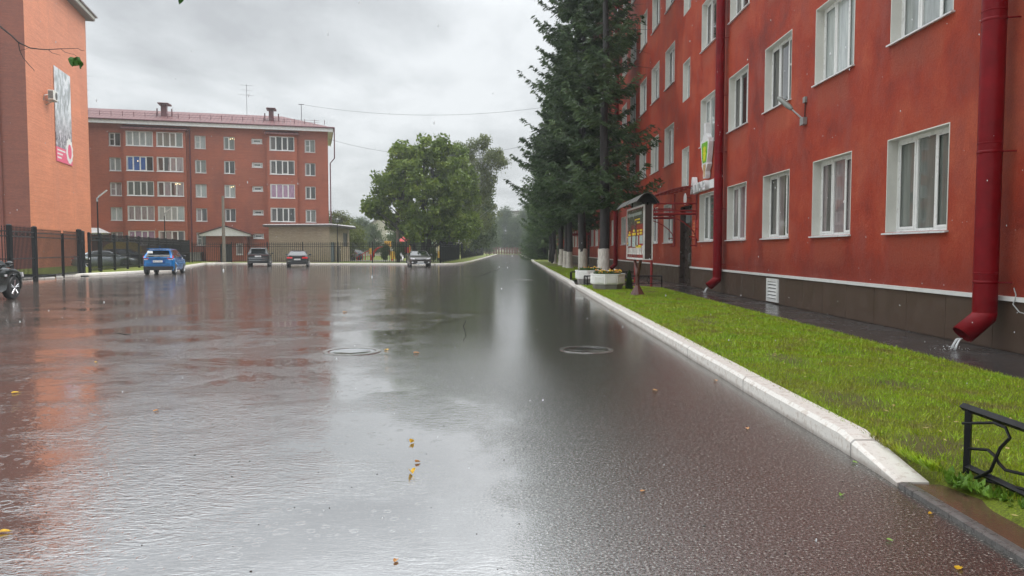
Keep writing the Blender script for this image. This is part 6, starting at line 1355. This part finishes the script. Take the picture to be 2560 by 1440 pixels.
for (x, y, s, lb_) in ((-13.5, 79, .24, 'thin young shrub behind the picket fence left of the wooden pole'), (-11.9, 78.6, .25, 'thin young shrub behind the picket fence beside the wooden pole'), (-8.3, 78, .2, 'small shrub behind the fence right of the grey car')):
    o = copy_tree(gi[('r', DULLG.name)]); o.location = (x, y, .1); o.scale = (s * .7, s * .7, s * 1.2); o['label'] = lb_; o['group'] = 'shrubs behind the picket fence'; o.rotation_euler = (0, 0, x)
# thuja by the notice board
V = []; rr = random.Random(4); 
for k in range(2600):
    t = rr.random(); a = rr.uniform(0, 6.28); r_ = .135 * (1 - t) ** .6 * rr.uniform(.55, 1.05) + .01; p = Vector((r_ * math.cos(a), r_ * math.sin(a), .03 + t * .66)); d1 = Vector((math.cos(a) * .4, math.sin(a) * .4, 1)).normalized() * rr.uniform(.02, .045); w_ = Vector((-math.sin(a), math.cos(a), rr.uniform(-.4, .4))) * .010; V += [p - d1, p + w_, p + d1, p - w_]
g = root('thuja_bush', (4.15, 26.2, .06), 'small dark upright conifer bush between the front planter and the notice board post', 'bush'); fast_mesh('foliage', [tuple(v) for v in V], 4, foliage('thuja_green', (0.012, 0.03, 0.012), (0.03, 0.065, 0.02), (0.06, 0.11, 0.03), 12, .1), g, local=True); c = MB(); c.tube([(0, 0, 0), (0, 0, .6)], [.02, .005], 6); c.build('stem', BARK_GREY, g, local=True)
# weeds along the mud strip in the lower right corner
V = []; rr = random.Random(8)
for k in range(1500):
    y = rr.uniform(2.6, 4.75); x = 2.72 + abs(rr.gauss(0, .16)) + (.02 if y < 4.4 else -.05) + .15 * math.sin(y * 5) ** 2 * .6; b = Vector((x, y, .05)); a = rr.uniform(0, 6.28); L_ = rr.uniform(.03, .085); el = rr.uniform(.3, 1.3); d = Vector((math.cos(a) * math.cos(el), math.sin(a) * math.cos(el), math.sin(el))); w_ = Vector((-math.sin(a), math.cos(a), 0)) * rr.uniform(.008, .020)
    V += [b, b + d * L_ * .55 + w_, b + d * L_, b + d * L_ * .55 - w_]
tag(fast_mesh('weeds', [tuple(v) for v in V], 4, foliage('weed_green', (0.05, 0.11, 0.012), (0.11, 0.22, 0.02), (0.22, 0.36, 0.05), 9, .25)), 'broad leaved weeds spilling over the muddy edge in the lower right corner', 'weeds', kind='stuff')
# branch with leaves reaching in from the upper left
g = root('overhanging_tree', (-3.6, 1.2, 0), 'bare dark twig with two green leaves reaching in at the upper left corner', 'tree')
def tw(u, v, Y=3.0): return at(u, v, Y)
c = MB(); trunk = MB(); trunk.tube([(-3.6, 1.2, 0), (-3.55, 1.3, 1.5), (-3.5, 1.5, 3.2), (-3.6, 1.6, 5.5)], [.16, .14, .11, .04], 10); trunk.build('trunk', BARK_GREY, g, smooth='all')
c.tube([(-3.52, 1.45, 2.9), (-3.0, 2.1, 2.95), tw(-160, -60), tw(-60, 22), tw(0, 66), tw(30, 90), tw(46, 106), tw(75, 120), tw(100, 123), tw(120, 124), tw(152, 122), tw(195, 121), tw(203, 126), tw(211, 127)], [.03, .018, .008, .0045, .0036, .0032, .003, .0024, .002, .0017, .0014, .001, .0008, .0006], 6)
for pts, r0 in (([(46, 106), (49, 126), (58, 145), (75, 165), (84, 174), (86, 178)], .0018), ([(49, 126), (60, 124), (71, 120)], .0010), ([(120, 124), (130, 132), (151, 138)], .0011), ([(152, 122), (162, 130), (175, 134), (185, 136), (191, 140)], .0011)):
    c.tube([tw(*p) for p in pts], [r0 * (1 - .6 * i / len(pts)) for i in range(len(pts))], 5)
c.build('twig', BARK_BLK, g, smooth='all')
def leaf(pts, Y, mat, par, thick=True):
    m_ = MB(); P_ = [at(u, v, Y + .012 * math.sin(i * 2.1)) for i, (u, v) in enumerate(pts)]; ctr = sum(P_, Vector()) / len(P_) + Vector((0, -.006, 0)); m_.add([ctr] + P_, [(0, i + 1, (i + 1) % len(P_) + 1) for i in range(len(P_))]); o = m_.build('leaf', mat, par, smooth='all'); so = o.modifiers.new('thickness', 'SOLIDIFY'); so.thickness = .0006; return o
LF = foliage('near_leaf_green', (0.03, 0.10, 0.012), (0.05, 0.16, 0.02), (0.10, 0.24, 0.04), 25, .3)
leaf([(170, 147), (176, 142), (186, 144), (193, 141), (199, 148), (202, 158), (197, 164), (184, 165), (181, 167), (177, 163), (173, 156)], 3.0, LF, g); leaf([(193, 142), (199, 143), (203, 152), (208, 157), (209, 162), (204, 168), (202, 173), (199, 170), (198, 163), (200, 156), (196, 150)], 2.99, LF, g); leaf([(444, -20), (458, -18), (459, 2), (453, 8), (448, 11), (446, 4)], 3.0, LF, g)
c = MB(); c.tube([tw(-60, 22), tw(80, -120), tw(250, -160), tw(400, -110), tw(450, -40), tw(452, -16)], [.005, .004, .003, .002, .0012, .0008], 5); c.build('twig', BARK_BLK, g, smooth='all')
# ================================================================= LEAVES AND LITTER ON THE ROAD
YL = foliage('fallen_yellow', (0.30, 0.16, 0.01), (0.62, 0.36, 0.02), (0.75, 0.50, 0.05), 40, .2); OL = foliage('fallen_orange', (0.25, 0.08, 0.02), (0.48, 0.22, 0.06), (0.60, 0.34, 0.12), 40, .1); GL = foliage('fallen_green', (0.10, 0.20, 0.03), (0.20, 0.32, 0.06), (0.30, 0.42, 0.12), 40, .2)
def fallen(u, v, s, mat, label, z=.004, curl=.35, rz=None):
    p = gp(u, v, z); rr = random.Random(u * 7 + v); m_ = MB(); n = 12; base = rr.uniform(0, 6.28) if rz is None else rz; vs = [(0, 0, s * .05)]
    for k in range(n):
        a = 6.2832 * k / n; r_ = s * (.5 + .18 * math.cos(a) + .10 * math.cos(3 * a) + rr.uniform(-.05, .05)); x, y = r_ * math.cos(a), r_ * math.sin(a) * .72; vs.append((x * math.cos(base) - y * math.sin(base), x * math.sin(base) + y * math.cos(base), abs(y) * curl * 1.6 + .002))
    m_.add(vs, [(0, k + 1, (k + 1) % n + 1) for k in range(n)]); a = base; m_.tube([(s * .5 * math.cos(a), s * .5 * math.sin(a), .003), (s * .95 * math.cos(a), s * .95 * math.sin(a), .006)], [.0012, .0008], 4)
    o = m_.build('fallen_leaf', mat, smooth='all', fix=False); o.location = p; tag(o, label, 'leaf', 'fallen leaves on the wet asphalt')
fallen(1028, 1107, .040, YL, 'small yellow leaf standing on edge, top of the three leaves in mid road', curl=1.3, rz=1.0); fallen(1041, 1156, .034, OL, 'pale orange leaf, middle one of the three leaves in mid road', rz=0.3, curl=.8); fallen(1030, 1184, .062, YL, 'curled deep yellow leaf, lowest of the three leaves in mid road', rz=2.0, curl=1.0)
for u, v, s, mt, lb_ in ((35, 983, .07, YL, 'yellow leaf near the left edge on the reddish reflection'), (392, 1027, .05, OL, 'faded leaf on the water left of centre'), (240, 906, .06, YL, 'small yellow leaf upper left on the orange reflection'), (6, 1331, .05, YL, 'orange yellow leaf at the lower left edge'), (967, 875, .07, YL, 'tiny yellow leaf beside the left manhole'), (1038, 883, .08, OL, 'small brown leaf between the two manholes'), (2328, 1284, .035, YL, 'yellow leaf beside the thin grey kerb strip lower right'), (2396, 1423, .045, YL, 'yellow leaf at the bottom right corner of the road'), (2104, 1237, .045, GL, 'pale green leaf near the kerb end'), (2134, 1156, .04, GL, 'light green leaf touching the white kerb'), (1605, 1229, .032, OL, 'tan leaf on the dark grainy asphalt right of centre'), (1868, 1071, .045, OL, 'tan leaf midway between the road centre and the white kerb'), (990, 1401, .035, OL, 'reddish leaf at the bottom edge of the photo'), (1790, 952, .05, OL, 'small tan leaf on the dark asphalt below the manhole'), (860, 781, .10, OL, 'tiny dark leaf far out on the pale water'), (2050, 985, .05, OL, 'brown leaf close under the white kerb'), (1635, 976, .05, OL, 'tiny brown leaf right of the bright reflection')): fallen(u, v, s, mt, lb_)
fallen(2220, 1350, .03, GL, 'small green leaf on the road near the mud strip'); 
# gravel crumbs
m_ = MB(); rr = random.Random(5)
for k in range(150):
    y = 3.2 + 14 * rr.random() ** 1.8; x = rr.uniform(-.72 * y, min(2.3, .6 * y)); s = rr.uniform(.002, .0045); m_.ball((x, y, s * .5), s, 5, 3, (rr.uniform(.8, 2.2), rr.uniform(.8, 1.4), .7))
tag(m_.build('gravel_crumbs', M('dark_crumb', (0.05, 0.04, 0.035), 0.4, 0.3, 30)), 'dark grit and tiny stones scattered over the wet asphalt', 'gravel', kind='stuff')
V = []; rr = random.Random(15)
for k in range(260):
    y = 3.5 + 18 * rr.random() ** 1.5; x = rr.uniform(2.7, 5.7); b = Vector((x, y, lawn_z(x, y) + .03)); a = rr.uniform(0, 6.28); s = rr.uniform(.012, .03); d = Vector((math.cos(a), math.sin(a), rr.uniform(-.3, .3))) * s; w_ = Vector((-math.sin(a), math.cos(a), rr.uniform(-.3, .3))) * s * .45
    V += [b - d, b + w_, b + d, b - w_]
tag(fast_mesh('leaf_litter', [tuple(v) for v in V], 4, foliage('litter_tan', (0.22, 0.12, 0.04), (0.42, 0.34, 0.12), (0.55, 0.5, 0.28), 30, .1)), 'tiny tan leaves scattered through the lawn grass', 'leaf litter', kind='stuff')
V = []; rr = random.Random(16)
for k in range(5200):
    y = 4.6 + 24 * rr.random() ** 1.6; x = GX + .19 + abs(rr.gauss(0, .035)) - .01; b = Vector((x, y, .10)); a = rr.uniform(0, 6.28); L_ = rr.uniform(.04, .09); d = Vector((math.cos(a) * .5 - .35, math.sin(a) * .5, .8)) * L_; w_ = Vector((-math.sin(a), math.cos(a), 0)) * (.003 + y * .0003)
    V += [b, b + d * .5 + w_, b + d, b + d * .5 - w_]
tag(fast_mesh('grass', [tuple(v) for v in V], 4, BLADES), 'longer ragged grass tufts leaning over the back of the white kerb', 'grass', kind='stuff')
# ================================================================= MANHOLES, CRACKS
IRON = M('wet_cast_iron', (0.10, 0.095, 0.09), 0.10, 0.3, 20, metal=0.7, bump=.3)
IRON_RIM = M('wet_glint_rim', (0.45, 0.44, 0.42), 0.12, 0.25, 9, metal=0.8, bump=.4); FILM = M('water_film_on_iron', (0.42, 0.43, 0.43), 0.06, 0.1, 5, metal=0.9, bump=.15)  # pale rim metal: the water's reflection on the ring is put into its colour
def manhole(u, v, r, label, sunk=False):
    p = gp(u, v); g = root('manhole', p, label, 'manhole', 'manholes in the road'); m_ = MB(); m_.lathe((p.x, p.y, -.02), [(r * .84, 0), (r * .84, .028), (r, .030), (r * 1.0, 0)], 40); m_.build('frame', IRON_RIM, g, smooth=True)
    m_ = MB(); m_.lathe((p.x, p.y, -.02), [(r * .82, 0), (r * .82, .022), (r * .62, .026), (r * .60, .022), (r * .3, .024)], 40); m_.build('cover', FILM if sunk else IRON, g, smooth=True)
manhole(1466, 874, .40, 'round iron manhole cover with a wet shining rim on the right half of the road'); manhole(880, 879, .42, 'round manhole half under water left of the road centre', True); manhole(1312, 700, .42, 'far manhole cover close to the right kerb', True)
CRK = M('wet_crack', (0.010, 0.009, 0.008), 0.9, spec=0.0)
def crack(pts, w, label):
    rr = random.Random(len(pts) + int(pts[0][0])); P_ = [gp(u, v, .004) for u, v in pts]; Q = []
    for a, b in zip(P_[:-1], P_[1:]):
        n = max(2, int((b - a).length / .12))
        for i in range(n): Q.append(a.lerp(b, i / n) + Vector((rr.uniform(-.02, .02), rr.uniform(-.03, .03), 0)))
    m_ = MB()
    for a, b in zip(Q[:-1], Q[1:]):
        t = (b - a).normalized(); nn = Vector((-t.y, t.x, 0)) * w * rr.uniform(.3, 1) / 2; m_.quad(a - nn, b - nn, b + nn, a + nn)
    o = m_.build('asphalt_crack', CRK, fix=False); struct(o)
crack([(1250, 672), (1200, 690), (1140, 695)], .05, ''); crack([(1165, 800), (1160, 815), (1163, 835), (1160, 855)], .012, ''); crack([(285, 832), (315, 836), (335, 838)], .05, '')

# ================================================================= PLAYGROUND, FAR BUILDINGS
PR = M('play_red', (0.55, 0.03, 0.03), 0.35, 0.1); PY = M('play_yellow', (0.70, 0.42, 0.05), 0.35, 0.1); PGR = M('play_green', (0.10, 0.35, 0.18), 0.4, 0.1)
p = at(1013, 640, 92); X, Y = p.x, 92; g = root('play_tower', (X, Y, .1), 'playground tower with a pointed red roof and white slide beyond the fence', 'play tower'); c = MB()
for a, b in ((-.6, -.6), (.6, -.6), (.6, .6), (-.6, .6)): c.bar((X + a, Y + b, .1), (X + a, Y + b, 2.6), .1)
c.build('frame', PY, g); c = MB(); c.box((X - .6, Y - .6, 1.1), (X + .6, Y + .6, 1.2)); c.box((X + .58, Y - .6, 1.2), (X + .62, Y + .6, 1.8)); c.box((X - .55, Y + .58, 1.2), (X + .55, Y + .62, 1.8)); c.build('platform', PR, g)
c = MB(); c.add([(X - .85, Y - .85, 2.5), (X + .85, Y - .85, 2.5), (X + .85, Y + .85, 2.5), (X - .85, Y + .85, 2.5), (X, Y, 3.3)], [(0, 1, 4), (1, 2, 4), (2, 3, 4), (3, 0, 4), (3, 2, 1, 0)]); c.build('roof', PR, g)
c = MB(); c.hexa([(X - .5, Y - 2.8, .2), (X + .1, Y - 2.8, .2), (X + .1, Y - .6, 1.1), (X - .5, Y - .6, 1.1), (X - .5, Y - 2.8, .3), (X + .1, Y - 2.8, .3), (X + .1, Y - .6, 1.2), (X - .5, Y - .6, 1.2)]); c.box((X - .55, Y - 2.7, .2), (X - .5, Y - .6, .75)); c.build('slide', WHITE, g)
p = at(955, 640, 95); X, Y = p.x, 95; g = root('climbing_frame', (X, Y, .1), 'red arched climbing frame with yellow panels in the playground', 'climbing frame'); c = MB()
for k in range(-3, 4):
    r_ = 1.3; c.tube([(X + r_ * math.cos(a), Y + k * .25, .1 + 1.75 * math.sin(a)) for a in [i * math.pi / 10 for i in range(11)]], .035, 5)
for k in range(1, 10): a = k * math.pi / 10; c.tube([(X + 1.3 * math.cos(a), Y - .75, .1 + 1.75 * math.sin(a)), (X + 1.3 * math.cos(a), Y + .75, .1 + 1.75 * math.sin(a))], .03, 5)
for k in range(6): c.tube([(X - 3.2 + k * .35, Y, .1), (X - 3.2 + k * .35, Y, .5 + k * .22)], .05, 5)
c.tube([(X - 3.3, Y, .45), (X - 1.2, Y, 1.7)], .06, 5); c.build('bars', PR, g); 
for a_, b_ in (((X - 1.5, Y - .8, .9), (X - 1.2, Y - .7, 1.7)), ((X + 1.2, Y - .8, .3), (X + 2.3, Y - .7, 1.3)), ((X + .2, Y + .7, 1.8), (X + 1.1, Y + .8, 2.6))):
    c = MB(); c.box(a_, b_); c.build('panel', PY, g)
p = at(1092, 640, 90); X, Y = p.x, 90; g = root('playground_swing', (X, Y, .1), 'light green swing frame with yellow panels beside the dense street fence', 'play frame'); c = MB(); c.tube([(X - .8, Y, .1), (X - .8, Y, 2.3), (X + .8, Y, 2.3), (X + .8, Y, .1)], .06, 6); c.build('frame', M('pale_green_tube', (0.45, 0.62, 0.52), 0.4), g); c = MB(); c.box((X - .6, Y - .05, .4), (X - .1, Y, 1.5)); c.box((X + .1, Y - .05, .5), (X + .6, Y, 1.3)); c.build('panels', PY, g)
for u in (945, 1005):
    p = gp(u, 652); 
# pale house with steep roof, left background
H1 = Frame((at(905, 620, 165).x, 165, 0), 0, 1); g = root('pale_house', H1(5, -5, 0), 'pale plastered house with a steep roof behind the playground trees', 'house')
c = MB(); c.box((0, -9, 0), (18, 0, 5.2), H1); c.poly([H1(0, 0, 5.2), H1(18, 0, 5.2), H1(14, 0, 9.2), H1(5, 0, 9.2)]); c.build('wall', M('pale_beige_plaster', (0.50, 0.46, 0.38), 0.7, 0.06), g, fix=False)
c = MB(); c.hexa([H1(-.5, .5, 5.1), H1(5, .5, 9.4), H1(5, -9, 9.4), H1(-.5, -9, 5.1), H1(-.5, .5, 5.4), H1(5, .5, 9.7), H1(5, -9, 9.7), H1(-.5, -9, 5.4)]); c.build('roof', M('dull_grey_roof', (0.20, 0.18, 0.17), 0.6), g)
c = MB(); c.box((6.5, .02, 5.8), (7.5, .06, 7.6), H1); c.build('red_panel', M('brick_panel', (0.38, 0.12, 0.09), 0.6), g); c = MB(); c.box((5.5, .02, 4.9), (12, .9, 5.15), H1); c.build('porch_roof', WHITE, g)
c = MB(); c.box((6.3, .02, 2.0), (7.3, .05, 3.4), H1); c.box((9.0, .02, 2.0), (10, .05, 3.4), H1); c.build('window', PANE_DARK, g)
g = root('low_house', (at(1105, 620, 150).x, 150, 0), 'low yellowish house glimpsed under the leafy trees beyond the street fence', 'house'); X = at(1095, 620, 150).x; c = MB(); c.box((X, 150, 0), (X + 7, 156, 4.2)); c.build('wall', M('yellow_plaster', (0.50, 0.40, 0.20), 0.7), g); c = MB(); c.hexa([(X - .4, 149.6, 4.2), (X + 7.4, 149.6, 4.2), (X + 7.4, 156.4, 4.2), (X - .4, 156.4, 4.2), (X + 1, 152.8, 5.8), (X + 6, 152.8, 5.8), (X + 6, 153.2, 5.8), (X + 1, 153.2, 5.8)]); c.build('roof', M('pale_zinc_sheet'), g)
X = at(1265, 620, 285).x; g = root('far_block', (X + 6, 290, 0), 'pale grey block rising behind the hazy trees at the end of the street', 'building'); c = MB(); c.box((X, 285, 0), (X + 26, 296, 16.0)); c.build('wall', M('far_grey_wall', (0.30, 0.29, 0.28), 0.7), g); c = MB()
for i in range(5):
    for k in range(8): c.box((X + 1 + k * 3, 284.95, 2 + i * 2.8), (X + 2.4 + k * 3, 284.99, 3.4 + i * 2.8))
c.build('windows', PANE_DARK, g); c = MB(); c.box((X - .3, 284.6, 16.0), (X + 26.3, 296.4, 16.4)); c.build('roof', M('dull_grey_roof'), g)
# falling rain: a few drops caught in the air near the camera
m_ = MB(); rr = random.Random(99)
for k in range(420):
    y = 1.6 + 16 * rr.random() ** .8; x = rr.uniform(-.70, .70) * y; z = rr.uniform(.1, 1.5 + y * .36); s = rr.uniform(.0012, .0026) * (1 + y * .10); m_.ball((x, y, z), s, 5, 4, (1, 1, rr.uniform(1.2, 2.6)))
RD = NT('raindrop'); RD.set(color=(0.8, 0.83, 0.85), rough=0.05, alpha=0.55)
tag(m_.build('raindrops', RD.m, smooth='all'), 'raindrops falling through the air', 'rain', kind='stuff')
# ================================================================= RAIN HAZE
hz = MB(); hz.box((-140, -30, -1.03), (140, 420, 26)); o = hz.build('haze'); t = bpy.data.materials.new('rain_haze'); t.use_nodes = True; t.node_tree.nodes.clear(); ou = t.node_tree.nodes.new('ShaderNodeOutputMaterial'); vp = t.node_tree.nodes.new('ShaderNodeVolumePrincipled'); vp.inputs['Color'].default_value = (0.66, 0.70, 0.71, 1); vp.inputs['Density'].default_value = 0.0011; vp.inputs['Anisotropy'].default_value = 0.3; t.node_tree.links.new(vp.outputs[0], ou.inputs['Volume']); o.data.materials.append(t); tag(o, 'pale rain haze filling the air down the street', 'haze', kind='stuff')
